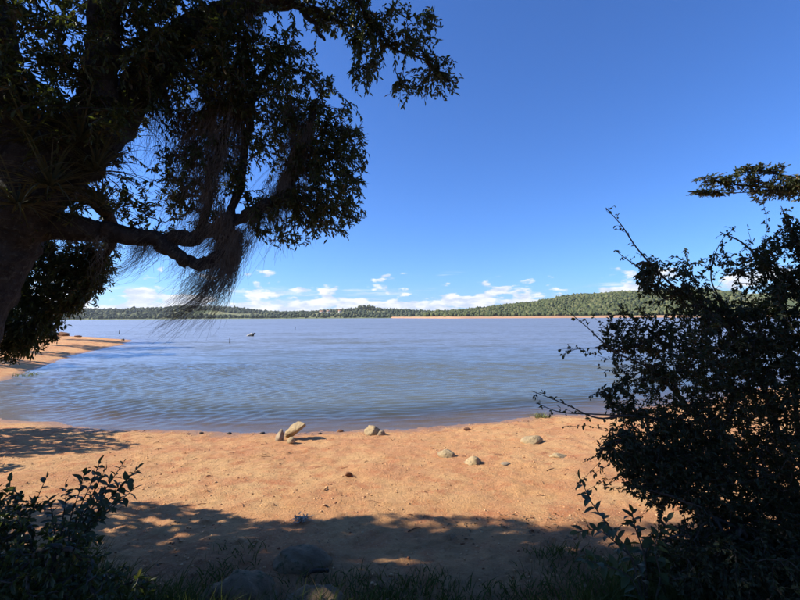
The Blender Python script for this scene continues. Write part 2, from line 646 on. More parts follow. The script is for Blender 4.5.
xs = axis(-6.6, 6.0, 0.040, -3000, 3000, 1.11)
ys = axis(2.2, 9.6, 0.034, -3000, 3000, 1.10)
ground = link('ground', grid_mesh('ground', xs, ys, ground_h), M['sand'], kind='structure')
gco = np.empty(len(ground.data.vertices) * 3, dtype=np.float32)
ground.data.vertices.foreach_get('co', gco)
gco = gco.reshape(-1, 3).astype(float)
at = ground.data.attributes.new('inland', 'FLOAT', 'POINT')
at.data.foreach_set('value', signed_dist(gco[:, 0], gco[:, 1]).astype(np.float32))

# ------------------------------------------------------------------ lake
wr = np.random.default_rng(12)
WAVES = []
for k in range(46):
    lam = 0.15 * (0.46 / 0.15) ** wr.random()
    side = k % 2
    # one train runs in from the open lake, the other slants out of the inlet
    ang = math.radians(-90 + 10 + wr.normal(0, 11)) if side == 0 else math.radians(-26 + wr.normal(0, 8))
    amp = 0.0050 * lam ** 1.05 * (1.3 if lam < 0.7 else 0.6)
    WAVES.append((2 * math.pi / lam * math.cos(ang), 2 * math.pi / lam * math.sin(ang), amp, wr.random() * 6.283, lam, side))


def wave_h(x, y):
    z = np.zeros_like(x)
    wx = x + 0.22 * fbm(x * 0.3, y * 0.3, 91, 2)
    wy = y + 0.22 * fbm(x * 0.3 + 40, y * 0.3, 92, 2)
    dy = 0.045 + 0.045 * np.maximum(y - 21, 0) + 0.09 * np.maximum(np.abs(x + 2.5) - 11.5, 0)
    left = np.clip((-x - 1 - 0.12 * y) / 7 + 0.5, 0.12, 1)
    for kx, ky, am, ph, lam, side in WAVES:
        c = np.sin(kx * wx + ky * wy + ph)
        wgt = np.clip(lam / (2.4 * dy) - 1, 0, 1) * (left if side else 1.15 - 0.6 * left)
        z += am * wgt * (c + 0.3 * c * np.abs(c))
    s = -signed_dist(x, y)
    return z * np.clip(s / 1.6, 0.10, 1) * (0.85 + 0.8 * vnoise(x * 0.12, y * 0.2, 55))


xw = axis(-14, 9, 0.076, -3000, 3000, 1.10)
yw = axis(8.4, 21, 0.045, 6.5, 3000, 1.045)
wme = grid_mesh('lake_water', xw, yw, wave_h)
co = np.empty(len(wme.vertices) * 3, dtype=np.float32)
wme.vertices.foreach_get('co', co)
co = co.reshape(-1, 3)
dep = np.maximum(co[:, 2] - ground_h(co[:, 0].astype(float), co[:, 1].astype(float)), 0)
at = wme.attributes.new('depth', 'FLOAT', 'POINT')
at.data.foreach_set('value', dep.astype(np.float32))
at = wme.attributes.new('ripple', 'FLOAT', 'POINT')
fr_ = np.clip((np.hypot(co[:, 0], co[:, 1]) - 5) / 34, 0, 1)
at.data.foreach_set('value', (0.2 + 0.3 * fr_).astype(np.float32))
link('lake_water', wme, M['water'], kind='structure')

# ------------------------------------------------------------------ far shore
def px_of(x, y):
    return 400 + x / y * F


RIDGE_L = [(-900, 22), (-300, 24), (60, 24), (110, 20), (150, 23), (200, 27), (228, 23), (262, 9), (285, 9), (310, 13), (335, 16), (362, 19), (385, 17), (415, 12), (440, 8), (470, 7), (900, 9), (2000, 9)]
RIDGE_R = [(-2000, 0), (395, 0), (430, 3), (465, 8), (500, 13), (540, 26), (570, 35), (605, 39), (660, 40), (720, 37), (800, 44), (1400, 40), (3000, 30)]


def hill_left(x, y):
    px = px_of(x, np.full_like(x, 1150.0))
    rd = np.interp(px, [a for a, _ in RIDGE_L], [b for _, b in RIDGE_L])
    y0 = 830 + 40 * fbm(x * 0.006, y * 0, 3, 3)
    t = np.clip((y - y0) / 320, -0.2, 1)
    s = np.where(t > 0, t * t * (3 - 2 * t), t * 0.25)
    return 0.4 + rd * s + np.clip((y - y0) / 30, -2, 1) * 1.2 + 3.5 * fbm(x * 0.012, y * 0.012, 14, 3) * np.clip(t * 4, 0, 1)


def hill_right(x, y):
    px = px_of(x, np.full_like(x, 800.0))
    rd = np.interp(px, [a for a, _ in RIDGE_R], [b for _, b in RIDGE_R])
    y0 = 560 + 25 * fbm(x * 0.008, y * 0, 9, 3) - np.clip((px - 420) * 0.2, -60, 30) + np.clip((438 - px), 0, 60) * 6
    t = np.clip((y - y0) / 240, -0.3, 1)
    s = np.where(t > 0, t * t * (3 - 2 * t), t * 0.3)
    back = np.clip(1 - (y - 900) / 700, 0.3, 1)
    return rd * s * back + np.clip((y - y0) / 14, -2, 1) * 2.6 - 0.2 + 3 * fbm(x * 0.015, y * 0.015, 24, 3) * np.clip(t * 4, 0, 1)


def hill_material(name, sandy):
    m, nt, out = newmat(name)
    h = NT(nt)
    p = h.pos()
    n = h.noise(p, 0.02, 5, 0.6)
    n2 = h.noise(p, 0.25, 4, 0.6)
    c = h.mix(h.map(n, 0.40, 0.55), (0.10, 0.125, 0.05), (0.24, 0.235, 0.11))
    c = h.mix(h.math('MULTIPLY', h.map(n2, 0.4, 0.7), 0.4), c, (0.06, 0.08, 0.03))
    sx = h.node('ShaderNodeSeparateXYZ')
    h.put(sx.inputs[0], p)
    z = h.math('ADD', sx.outputs[2], h.math('ADD', h.math('MULTIPLY', h.math('SUBTRACT', n2, 0.5), 2.2), h.math('MULTIPLY', h.math('SUBTRACT', h.noise(p, 0.03, 4, 0.6), 0.5), 6.0)))
    if sandy:
        c = h.mix(h.map(z, 3.0, 2.3), c, (0.48, 0.27, 0.15))
    else:
        c = h.mix(h.map(z, 1.6, 1.0), c, (0.17, 0.19, 0.08))
    nt.links.new(principled(h, c, 0.95, 0.1), out.inputs[0])
    return m


M['hill_l'] = hill_material('far_meadow', False)
M['hill_r'] = hill_material('far_bank', True)
link('far_hills', grid_mesh('far_hills', np.arange(-2400, 1500, 16.0), np.arange(760, 1800, 13.0), hill_left), M['hill_l'], kind='structure')
link('near_hills', grid_mesh('near_hills', np.arange(-160, 2000, 9.0), np.arange(480, 1500, 8.0), hill_right), M['hill_r'], kind='structure')


def ico(sub):
    import bmesh
    bm = bmesh.new()
    bmesh.ops.create_icosphere(bm, subdivisions=sub, radius=1.0)
    v = np.array([x.co[:] for x in bm.verts])
    f = np.array([[q.index for q in p.verts] for p in bm.faces])
    bm.free()
    return v, f


ICO1, ICO2, ICO3, ICO4 = ico(1), ico(2), ico(3), ico(4)


def far_tree_material(name, c1, c2, c3):
    m, nt, out = newmat(name)
    h = NT(nt)
    r = h.island()
    p = h.pos()
    n = h.noise(p, 0.5, 4, 0.7)
    c = h.mix(r, c1, c2)
    c = h.mix(h.math('GREATER_THAN', h.math('FRACT', h.math('MULTIPLY', r, 13.3)), 0.8), c, c3)
    nb = h.bump(n, 1.0, 1.5)
    nt.links.new(principled(h, c, 0.9, 0.1, nb), out.inputs[0])
    return m


M['wood_far'] = far_tree_material('far_foliage', (0.048, 0.064, 0.040), (0.08, 0.098, 0.052), (0.12, 0.13, 0.065))
M['wood_near'] = far_tree_material('near_foliage', (0.060, 0.078, 0.032), (0.105, 0.120, 0.045), (0.145, 0.148, 0.062))


def wood(name, n, xr, yr, hf, mat, keep, size, seed, size_lod=False):
    r = np.random.default_rng(seed)
    x = r.uniform(*xr, n)
    y = r.uniform(*yr, n)
    ok = keep(x, y, r.random(n))
    x, y = x[ok], y[ok]
    z = hf(x, y)
    ok = z > 1.0
    x, y, z = x[ok], y[ok], z[ok]
    n = len(x)
    bv, bf = ICO1 if size_lod else ICO2
    sz = size * r.uniform(0.5, 1.2, n) * (1 + 0.6 * np.maximum(fbm(x * 0.02, y * 0.02, seed + 9, 2), -0.4))
    sc = np.stack([sz * r.uniform(0.45, 0.7, n), sz * r.uniform(0.45, 0.7, n), sz * r.uniform(0.5, 0.75, n)], axis=-1)
    rad = r.uniform(0.6, 1.4, (n, len(bv), 1))
    v = bv[None] * rad * sc[:, None] + np.stack([x, y, z + sc[:, 2] * 0.75], axis=-1)[:, None]
    f = bf[None] + (np.arange(n) * len(bv))[:, None, None]
    return link(name, mesh_from(name, v.reshape(-1, 3), f.reshape(-1, 3)), mat, kind='stuff')


def keep_left(x, y, q):
    px = px_of(x, y)
    z = hill_left(x, y)
    m = (px > 20) & (px < 480)
    meadow = (px > 205) & (px < 262) & (z > 5) & (z < 14) & (q > 0.12)
    field = (px > 365) & (px < 392) & (z > 11) & (z < 17) & (q > 0.1)
    yard = (px > 313) & (px < 346) & (y > 940) & (y < 1048)
    open_ = fbm(x * 0.009, y * 0.02, 66, 3) + q * 0.35 < 0.06
    return m & ~meadow & ~field & ~yard & ~open_


o = wood('far_woodland', 14000, (-1300, 260), (835, 1330), hill_left, M['wood_far'], keep_left, 6.0, 3, True)
o['label'] = 'dark bluish green woodland on the low hills across the lake'
o['category'] = 'woodland'
o = wood('near_woodland', 22000, (0, 700), (535, 830), hill_right, M['wood_near'],
         lambda x, y, q: (hill_right(x, y) > 3.0) & (px_of(x, y) > 425) & (px_of(x, y) < 740), 4.6, 4, True)
o['label'] = 'lighter green woodland covering the hill above the red sand bank'
o['category'] = 'woodland'

# tall trees standing out on the ridge across the lake
TREE_GROUP = 'tall trees on the ridge across the lake'
for k, (px, s) in enumerate([(360.5, 12), (364.5, 14), (368.5, 14), (372, 12)]):
    yy = 1120 + 9 * k
    xx = (px - 400) / F * yy
    zz = float(hill_left(np.array([xx]), np.array([yy]))[0])
    t = thing('ridge_tree', 'tall dense tree standing in the clump on the far ridge above the field', 'tree', (xx, yy, zz - 0.3), TREE_GROUP)
    mb = MB()
    tube(mb, np.array([[0, 0, 0], [0.2, 0, s * 0.4], [0, 0.1, s * 0.7]]), [0.4, 0.3, 0.15], 6)
    link('trunk', mb.mesh('trunk'), M['bark'], t)
    mb = MB()
    for q in range(7):
        c = np.array([rng.normal(0, 2.2), rng.normal(0, 2.0), s * (0.42 + 0.5 * rng.random())])
        mb.add(ICO2[0] * (1 + 0.5 * noise3(ICO2[0] * 2.2 + q * 3 + k, 5)[:, None]) * np.array([4.0, 3.6, 3.2]) * rng.uniform(0.8, 1.15) + c, ICO2[1])
    link('crown', mb.mesh('crown'), M['wood_far'], t)


def house(name, label, px, depth, sx, sy, hw, hr, group):
    xx = (px - 400) / F * depth
    zz = float(hill_left(np.array([xx]), np.array([depth]))[0])
    t = thing(name, label, 'house', (xx, depth, zz - 0.5), group)
    a, b = sx / 2, sy / 2
    hw = hw + 0.5
    mb = MB()
    v = [(-a, -b, 0), (a, -b, 0), (a, b, 0), (-a, b, 0), (-a, -b, hw), (a, -b, hw), (a, b, hw), (-a, b, hw), (-a, 0, hw + hr), (a, 0, hw + hr)]
    mb.add(v, [(0, 1, 5, 4), (1, 2, 6, 5), (2, 3, 7, 6), (3, 0, 4, 7)], [(4, 7, 8), (5, 9, 6)])
    link('wall', mb.mesh('wall'), M['white_wall'], t)
    mb = MB()
    e = 0.5
    v = [(-a - e, -b - e, hw - 0.3), (a + e, -b - e, hw - 0.3), (a + e, 0, hw + hr + 0.15), (-a - e, 0, hw + hr + 0.15), (a + e, b + e, hw - 0.3), (-a - e, b + e, hw - 0.3)]
    v2 = [(p[0], p[1], p[2] + 0.25) for p in v]
    mb.add(v + v2, [(0, 3, 2, 1), (3, 5, 4, 2), (6, 7, 8, 9), (9, 8, 10, 11), (0, 1, 7, 6), (4, 5, 11, 10), (0, 6, 9, 3), (3, 9, 11, 5), (1, 2, 8, 7), (2, 4, 10, 8)])
    link('roof', mb.mesh('roof'), M['roof'], t)

    def panel(nm, cx, w_, z0, z1):
        mb = MB()
        y0_, y1_ = -b - 0.06, -b + 0.05
        v = [(cx - w_, y0_, z0), (cx + w_, y0_, z0), (cx + w_, y0_, z1), (cx - w_, y0_, z1), (cx - w_, y1_, z0), (cx + w_, y1_, z0), (cx + w_, y1_, z1), (cx - w_, y1_, z1)]
        mb.add(v, [(0, 1, 2, 3), (0, 4, 5, 1), (1, 5, 6, 2), (2, 6, 7, 3), (3, 7, 4, 0)])
        link(nm, mb.mesh(nm), M['window'], t)
    panel('door', 0, 0.55, 0.4, 2.6)
    panel('window', -a * 0.55, 0.7, 1.4, 2.7)
    panel('window', a * 0.55, 0.7, 1.4, 2.7)


HG = 'houses on the hill across the lake'
house('farm_house', 'small pale house with a clay roof on the far hillside, largest of the row', 322, 1010, 11, 8, 4.2, 2.4, HG)
house('farm_house', 'small pale house with a clay roof between two others on the far hillside', 328.5, 1030, 8, 7, 3.4, 2.2, HG)
house('farm_house', 'small pale house at the end of the row nearest the tall ridge trees', 340, 1040, 8, 6.5, 3.6, 2.0, HG)

# ------------------------------------------------------------------ growing branches and leaves
class Grow:
    def __init__(self, seed):
        self.r = np.random.default_rng(seed)
        self.nodes = np.zeros((90000, 3), dtype=np.float32)
        self.par = np.full(90000, -1)
        self.cnt = np.zeros(90000)
        self.fix = np.zeros(90000, dtype=bool)
        self.n = 0
        self.gap = 0.0
        self.paths = []

    def limb(self, pts, start=0.0):
        k0 = int(len(pts) * start)
        for p in pts[k0:]:
            self.nodes[self.n] = p
            self.fix[self.n] = True
            self.n += 1

    def grow(self, att, step=0.06, sag=0.0, curl=0.18):
        att = np.asarray(att)
        base = self.nodes[:self.n]
        d = np.array([((base - a) ** 2).sum(1).min() for a in att])
        for a in att[np.argsort(d)]:
            dd = ((self.nodes[:self.n] - a) ** 2).sum(1)
            j = int(np.argmin(np.where(dd < self.gap ** 2, dd + 9.0, dd)))
            L = math.sqrt(dd[j])
            if L < 0.04 or self.n > 89000:
                continue
            m = max(2, int(math.ceil(L / step)))
            p0 = self.nodes[j]
            c = (p0 + a) / 2 + self.r.normal(0, curl * L, 3) + np.array([0, 0, 0.12 * L])
            t = (np.arange(1, m + 1) / m)[:, None]
            pts = (1 - t) ** 2 * p0 + 2 * t * (1 - t) * c + t * t * a
            pts[:, 2] -= sag * L * t[:, 0] ** 2
            ids = [j]
            for p in pts:
                self.nodes[self.n] = p
                self.par[self.n] = ids[-1]
                ids.append(self.n)
                self.n += 1
            self.paths.append(ids)
            q = ids[-1]
            while q >= 0 and not self.fix[q]:
                self.cnt[q] += 1
                q = self.par[q]

    def twigs(self, name, origin, tip=0.0016, mx=0.03, power=0.45):
        mb = MB()
        for ids in self.paths:
            pts = self.nodes[ids]
            rad = np.minimum(tip * np.maximum(self.cnt[ids], 1) ** power, mx)
            rad[0] = rad[1]
            sides = 5 if rad[0] > 0.008 else 3
            tube(mb, pts, rad, sides, close=False)
        return mb.mesh(name, origin, smooth=True)

    def leaves(self, name, origin, per, ln, wd, reach=0.28, droop=0.25, planar=0.0, where=None):
        pos, dr, nm, ll, ww = [], [], [], [], []
        for ids in self.paths:
            pts = self.nodes[ids]
            if where is not None and not where(pts[-1]):
                continue
            seg = np.linalg.norm(np.diff(pts, axis=0), axis=1)
            cum = np.concatenate([[0], np.cumsum(seg)])
            tot = cum[-1]
            k = max(3, int(per * min(tot, reach) / reach * self.r.uniform(0.6, 1.4)))
            s = tot - np.sort(self.r.random(k)) * min(tot, reach)
            s[0] = tot
            p = np.stack([np.interp(s, cum, pts[:, q]) for q in range(3)], axis=-1)
            td = norm(pts[-1] - pts[max(0, len(pts) - 4)])
            rnd = self.r.normal(0, 1, (k, 3))
            lat = norm(rnd - (rnd @ td)[:, None] * td)
            if planar:
                lat[:, 2] *= 1 - planar
                lat = norm(lat)
            d = norm(td * self.r.uniform(0.3, 1.3, (k, 1)) + lat * 0.8 + np.array([0, 0, -droop]))
            pos.append(p)
            dr.append(d)
            nm.append(norm(np.array([0, 0, 1.0]) + self.r.normal(0, 0.55, (k, 3))))
            ll.append(ln * self.r.uniform(0.5, 1.3, k))
            ww.append(wd * self.r.uniform(0.75, 1.2, k))
        v, f = leaf_mesh_arrays(np.concatenate(pos), np.concatenate(dr), np.concatenate(nm), np.concatenate(ll), np.concatenate(ww))
        return mesh_from(name, v - np.asarray(origin), f)


def blob(r, n, px, py, depth, rx, ry, rd, shell=0.0):
    """n points in an ellipsoid whose middle is seen at px,py at that depth; rx, ry in picture px, rd in metres"""
    c = P(px, py, depth)
    u = norm(r.normal(0, 1, (n, 3))) * (r.random((n, 1)) ** (1 / 3) * (1 - shell) + shell)
    s = depth / F
    return c + u * np.array([rx * s, rd, ry * s])


def ell(r, n, c, rad):
    u = norm(r.normal(0, 1, (n, 3))) * r.random((n, 1)) ** (1 / 3)
    return np.asarray(c) + u * np.asarray(rad)


def limb_pts(lst, n_per=6):
    """(px, py, depth, radius) way-points to a smooth limb"""
    p = np.array([P(a, b, d) for a, b, d, _ in lst])
    pts = catmull(p, n_per)
    rr = np.interp(np.linspace(0, len(lst) - 1, len(pts)), np.arange(len(lst)), [q[3] for q in lst])
    return pts, rr


# ---- the big moss-hung tree
D0 = 2.75
base = np.array([P(-140, 573, D0)[0], D0, 0.0])
base[2] = gh(base[0], base[1])
trunk_t = thing('shade_tree', 'big leaning shade tree hung with grey moss beside the beach', 'tree', base)
tp = [(-145, 590, 2.75, 0.42), (-130, 540, 2.75, 0.33), (-85, 400, 2.75, 0.28), (-40, 310, 2.72, 0.23), (-4, 235, 2.7, 0.215), (38, 178, 2.65, 0.20), (62, 130, 2.62, 0.15)]
LIMBS = {
    'A': [(45, 175, 2.65, 0.16), (85, 130, 2.6, 0.115), (104, 75, 2.55, 0.09), (107, 0, 2.5, 0.083), (100, -120, 2.45, 0.07), (125, -300, 2.3, 0.045), (150, -420, 2.2, 0.02)],
    'B': [(45, 180, 2.65, 0.17), (100, 140, 2.72, 0.14), (135, 95, 2.8, 0.12), (165, 52, 2.85, 0.10), (212, 20, 2.9, 0.075), (268, 5, 3.0, 0.05), (300, 7, 3.05, 0.026), (332, 20, 3.1, 0.014), (350, 34, 3.1, 0.006)],
    'C': [(-4, 222, 2.7, 0.13), (60, 228, 2.8, 0.085), (115, 235, 2.9, 0.066), (170, 241, 3.0, 0.056), (205, 233, 3.05, 0.048), (238, 218, 3.1, 0.042), (275, 200, 3.15, 0.036), (296, 172, 3.2, 0.03), (307, 135, 3.2, 0.03), (318, 100, 3.25, 0.015)],
    'D': [(160, 243, 2.98, 0.055), (183, 258, 3.0, 0.042), (202, 265, 3.02, 0.040), (218, 256, 3.04, 0.038), (228, 232, 3.06, 0.035), (238, 190, 3.08, 0.032), (247, 130, 3.1, 0.026), (262, 80, 3.12, 0.016), (280, 50, 3.15, 0.008)],
    'E': [(20, 160, 2.62, 0.16), (0, 80, 2.5, 0.12), (-30, -40, 2.4, 0.09), (-80, -200, 2.3, 0.06), (-110, -330, 2.2, 0.03)],
    'F': [(104, -60, 2.48, 0.06), (200, -110, 2.6, 0.05), (290, -75, 2.8, 0.035), (340, -30, 2.95, 0.022), (366, 10, 3.0, 0.014), (388, 45, 3.05, 0.009), (420, 58, 3.1, 0.006), (452, 80, 3.1, 0.003)],
    'G': [(10, 205, 2.75, 0.10), (70, 190, 3.0, 0.07), (110, 215, 3.25, 0.05), (108, 252, 3.35, 0.03), (80, 300, 3.4, 0.012)],
    'H': [(200, 232, 3.05, 0.03), (208, 190, 3.0, 0.026), (222, 140, 2.95, 0.022), (236, 80, 2.9, 0.016), (246, 30, 2.88, 0.01)],
    'I': [(300, 7, 3.05, 0.02), (318, 30, 3.0, 0.013), (326, 38, 3.0, 0.009)],
}
g = Grow(5)
g.gap = 0.13
mb = MB()
pts, rr = limb_pts(tp, 10)
tube(mb, pts, rr, 18, 0.28, 3)
for k in range(5):                                       # root flare
    a = k * 1.26 + 0.4
    q = np.array([base + np.array([0, 0, 0.5]), base + np.array([math.cos(a) * 0.33, math.sin(a) * 0.33, 0.12]), base + np.array([math.cos(a) * 0.75, math.sin(a) * 0.75, -0.08])])
    tube(mb, catmull(q, 5), np.linspace(0.2, 0.04, 11), 8, 0.2, k)
link('trunk', mb.mesh('trunk', base, True), M['bark'], trunk_t)
LP = {}
for k, lst in LIMBS.items():
    pts, rr = limb_pts(lst, 8)
    pts = pts + 0.035 * np.stack([fbm(np.arange(len(pts)) * 0.35, np.full(len(pts), 3.0 + q), ord(k) + q, 2) for q in range(3)], axis=-1) * np.clip(np.arange(len(pts)) / 6, 0, 1)[:, None]
    LP[k] = pts
    mb = MB()
    tube(mb, pts, rr, 12, 0.35, ord(k))
    link('limb', mb.mesh('limb', base, True), M['bark'], trunk_t)
    g.limb(pts, 0.25)
r = np.random.default_rng(21)
att = [
    blob(r, 950, 40, 30, 2.5, 140, 100, 0.8), blob(r, 560, 185, 55, 2.8, 65, 74, 0.6), blob(r, 440, 30, 115, 2.6, 95, 65, 0.7), blob(r, 260, 20, 190, 2.8, 90, 60, 0.6), blob(r, 90, 90, 80, 2.35, 60, 70, 0.2), blob(r, 150, 225, 60, 2.85, 40, 60, 0.3),
    blob(r, 480, 285, 110, 3.2, 58, 72, 0.35), blob(r, 330, 328, 185, 3.2, 42, 54, 0.3), blob(r, 130, 288, 215, 3.15, 48, 32, 0.25),
    blob(r, 110, 348, 140, 3.2, 22, 45, 0.2), blob(r, 230, 205, 165, 3.0, 48, 65, 0.3), blob(r, 100, 155, 195, 3.05, 35, 45, 0.3),
    blob(r, 120, 365, 45, 3.05, 20, 55, 0.2), blob(r, 95, 405, 30, 3.05, 38, 28, 0.2), blob(r, 52, 435, 75, 3.1, 28, 24, 0.15), blob(r, 20, 398, 85, 3.1, 12, 22, 0.1),
    blob(r, 150, 330, 0, 3.0, 40, 25, 0.3), blob(r, 190, 245, 40, 3.0, 65, 38, 0.4),
    blob(r, 520, 58, 276, 3.35, 48, 42, 0.25), blob(r, 150, 92, 262, 3.4, 26, 32, 0.2), blob(r, 260, 26, 318, 3.35, 40, 34, 0.22), blob(r, 160, 5, 338, 3.35, 34, 26, 0.2),
]
g.grow(np.concatenate(att), 0.06, sag=0.15)
link('twig', g.twigs('twig', base), M['twig'], trunk_t, kind='stuff')
link('crown', g.leaves('crown', base, 32, 0.040, 0.0145, 0.34), M['leaf'], trunk_t, kind='stuff')
print('main tree nodes', g.n, len(g.paths))
# the upper crown, above the picture, that shades the bank
g2 = Grow(6)
for k in 'AEF':
    g2.limb(LP[k], 0.5)
r = np.random.default_rng(33)
att = np.concatenate([ell(r, 260, (-3.0, 1.6, 5.6), (2.6, 1.9, 1.1)), ell(r, 240, (-1.2, 2.2, 5.2), (1.6, 1.25, 0.8)), ell(r, 160, (-5.2, 2.0, 4.2), (1.6, 1.5, 1.6)),
                      ell(r, 200, (-3.4, 2.2, 6.8), (2.2, 1.4, 0.9)), ell(r, 320, (-5.4, 2.4, 3.7), (1.5, 1.3, 1.7)), ell(r, 200, (-4.6, 2.7, 2.3), (0.9, 1.2, 1.0)), ell(r, 330, (0.2, 0.4, 5.9), (2.4, 2.2, 0.6)), ell(r, 420, (-5.0, 3.1, 3.2), (1.1, 0.85, 1.6)), ell(r, 260, (-5.3, 3.9, 2.2), (0.7, 0.5, 0.9)), ell(r, 360, (-6.2, 3.2, 4.6), (1.3, 0.8, 1.2)), ell(r, 160, (-2.6, 2.9, 5.2), (1.8, 0.9, 0.7))])  # the canopy over the camera is added, unseen, to keep sky light off the bank
g2.grow(att, 0.14)
link('upper_twig', g2.twigs('upper_twig', base, 0.003, 0.04), M['twig'], trunk_t, kind='stuff')
link('upper_crown', g2.leaves('upper_crown', base, 42, 0.085, 0.045, 0.45), M['leaf'], trunk_t, kind='stuff')


# ---- hanging moss
def moss(label, starts, n, length, width, wind, seed, curl=0.03, rad=0.0011, taper=0.0):
    """a beard of hair-thin strands hanging from way-points"""
    r = np.random.default_rng(seed)
    starts = np.asarray(starts)
    S = 8
    n = int(n * 0.62)
    t = np.linspace(0, 1, S)
    nl = max(4, n // 22)                                   # strands hang together in locks
    lk = r.integers(0, nl, n)
    ls = starts[r.integers(0, len(starts), nl)] + r.normal(0, width, (nl, 3))
    ll = length * (0.18 + 1.25 * r.random(nl) ** 2.2)
    lw = np.asarray(wind)[None] * r.uniform(0.35, 1.6, (nl, 1)) + r.normal(0, 0.10, (nl, 3)) * np.array([1, 1, 0])
    p0 = ls[lk] + r.normal(0, 0.010, (n, 3))
    L = ll[lk] * r.uniform(0.45, 1.1, n)
    wv = lw[lk] + r.normal(0, 0.07, (n, 3)) * np.array([1, 1, 0])
    ph = r.random((n, 3)) * 6.28
    fq = r.uniform(5, 11, (n, 3))
    pts = p0[:, None] + L[:, None, None] * (np.array([0, 0, -1.0])[None, None] * t[None, :, None] + wv[:, None] * (t ** 1.7)[None, :, None])
    pts = pts + curl * (np.sin(fq[:, None] * t[None, :, None] + ph[:, None]) - np.sin(ph[:, None])) * (L[:, None, None])
    pts = pts + np.cumsum(r.normal(0, 0.010, (n, S, 3)), axis=1) * np.array([1, 1, 0.6])
    pts = pts - taper * ((p0 - starts.mean(axis=0)) * np.array([1, 1, 0.3]))[:, None] * (t ** 0.8)[None, :, None]
    tx = np.gradient(pts, axis=1)
    u = norm(np.cross(tx, np.array([0.3, 0.9, 0.2])))
    v = norm(np.cross(tx, u))
    R = (rad * (1.15 - 0.75 * t))[None, :, None] * r.uniform(0.7, 1.4, (n, 1, 1))
    ring = np.stack([pts + R * (math.cos(a) * u + math.sin(a) * v) for a in (0, 2.094, 4.189)], axis=2)
    V = ring.reshape(-1, 3)
    k = (np.arange(n) * S * 3)[:, None, None, None]
    s = (np.arange(S - 1) * 3)[None, :, None, None]
    q = np.array([[0, 1, 4, 3], [1, 2, 5, 4], [2, 0, 3, 5]])[None, None]
    Fq = (k + s + q).reshape(-1, 4)
    org = starts.mean(axis=0)
    return link('hanging_moss', mesh_from('hanging_moss', V - org, Fq), M['moss'], label=label, cat='moss', group='beards of hanging moss').__setattr__('location', Vector(org))


def seg(lst):
    return np.concatenate([np.linspace(P(*a), P(*b), 12) for a, b in zip(lst[:-1], lst[1:])])


moss('longest thick grey moss beard trailing to a fine tail below the curved limb', seg([(222, 215, 3.04), (238, 235, 3.06), (232, 262, 3.06)]), 2600, 0.50, 0.035, (-0.62, 0, 0), 1, 0.04, 0.0011, 0.75)
moss('wispy moss strands streaming sideways from the middle of the horizontal limb', seg([(128, 240, 2.92), (165, 246, 2.98)]), 260, 0.40, 0.02, (-0.75, 0, 0), 2, 0.06, 0.0009, 0.5)
moss('thin moss fringe hanging under the hooked bend of the limb', seg([(170, 250, 2.98), (200, 268, 3.02), (216, 260, 3.04)]), 200, 0.30, 0.018, (-0.6, 0, 0), 3, 0.06, 0.0009, 0.4)
moss('dense moss beard wrapped on the rising branch beside the outer leaves', seg([(262, 205, 3.14), (285, 180, 3.18), (303, 140, 3.2)]), 1500, 0.34, 0.03, (-0.16, 0, 0), 4)
moss('tall dark moss column hanging along the upright stem above the hook', seg([(238, 70, 3.08), (240, 110, 3.08), (236, 165, 3.07)]), 1300, 0.55, 0.022, (-0.10, 0, 0), 5)
moss('moss curtain hanging from the diagonal limb near its mossy fork', seg([(150, 70, 2.83), (190, 32, 2.88), (225, 18, 2.92)]), 1300, 0.60, 0.03, (-0.10, 0, 0), 6)
moss('moss tuft hanging in the gap of sky below the diagonal limb', seg([(112, 130, 2.76), (138, 112, 2.8)]), 500, 0.28, 0.025, (-0.05, 0, 0), 7)
moss('thin slanting moss streamer beside the tall dark moss column', seg([(222, 130, 2.96), (214, 165, 2.98), (206, 200, 3.0)]), 700, 0.42, 0.018, (-0.45, 0, 0), 8)
moss('moss hanging from the thick end of the diagonal limb in the crown', seg([(215, 18, 2.9), (262, 8, 2.99)]), 700, 0.36, 0.03, (-0.1, 0, 0), 9)
moss('few long tail strands trailing from the tip of the thick beard', seg([(218, 270, 3.05), (208, 290, 3.05)]), 150, 0.30, 0.008, (-1.2, 0, 0), 10, 0.02)
moss('shaggy moss clinging under the thick base of the horizontal limb', seg([(60, 232, 2.8), (120, 240, 2.9)]), 420, 0.22, 0.03, (-0.25, 0, 0), 12, 0.05)


moss('moss curtain draped over the limb just past the trunk gap', seg([(140, 236, 2.95), (200, 228, 3.04)]), 420, 0.24, 0.03, (-0.45, 0, 0), 13, 0.05)
moss('long ragged moss curtain between the two upright mossy stems', seg([(222, 60, 2.92), (214, 110, 2.95), (220, 150, 2.98)]), 1300, 0.75, 0.035, (-0.22, 0, 0), 14, 0.05)
moss('moss curtain hanging from the outer leafy branch', seg([(268, 80, 3.12), (290, 110, 3.18), (308, 130, 3.2)]), 1200, 0.62, 0.03, (-0.18, 0, 0), 15, 0.05)
moss('moss hanging deep inside the crown behind the diagonal limb', seg([(160, 90, 2.95), (185, 110, 2.98), (200, 150, 3.0)]), 900, 0.55, 0.035, (-0.15, 0, 0), 16, 0.05)
moss('short moss fringe along the rising end of the horizontal limb', seg([(240, 218, 3.1), (270, 203, 3.14), (292, 180, 3.18)]), 900, 0.40, 0.02, (-0.35, 0, 0), 17, 0.05)


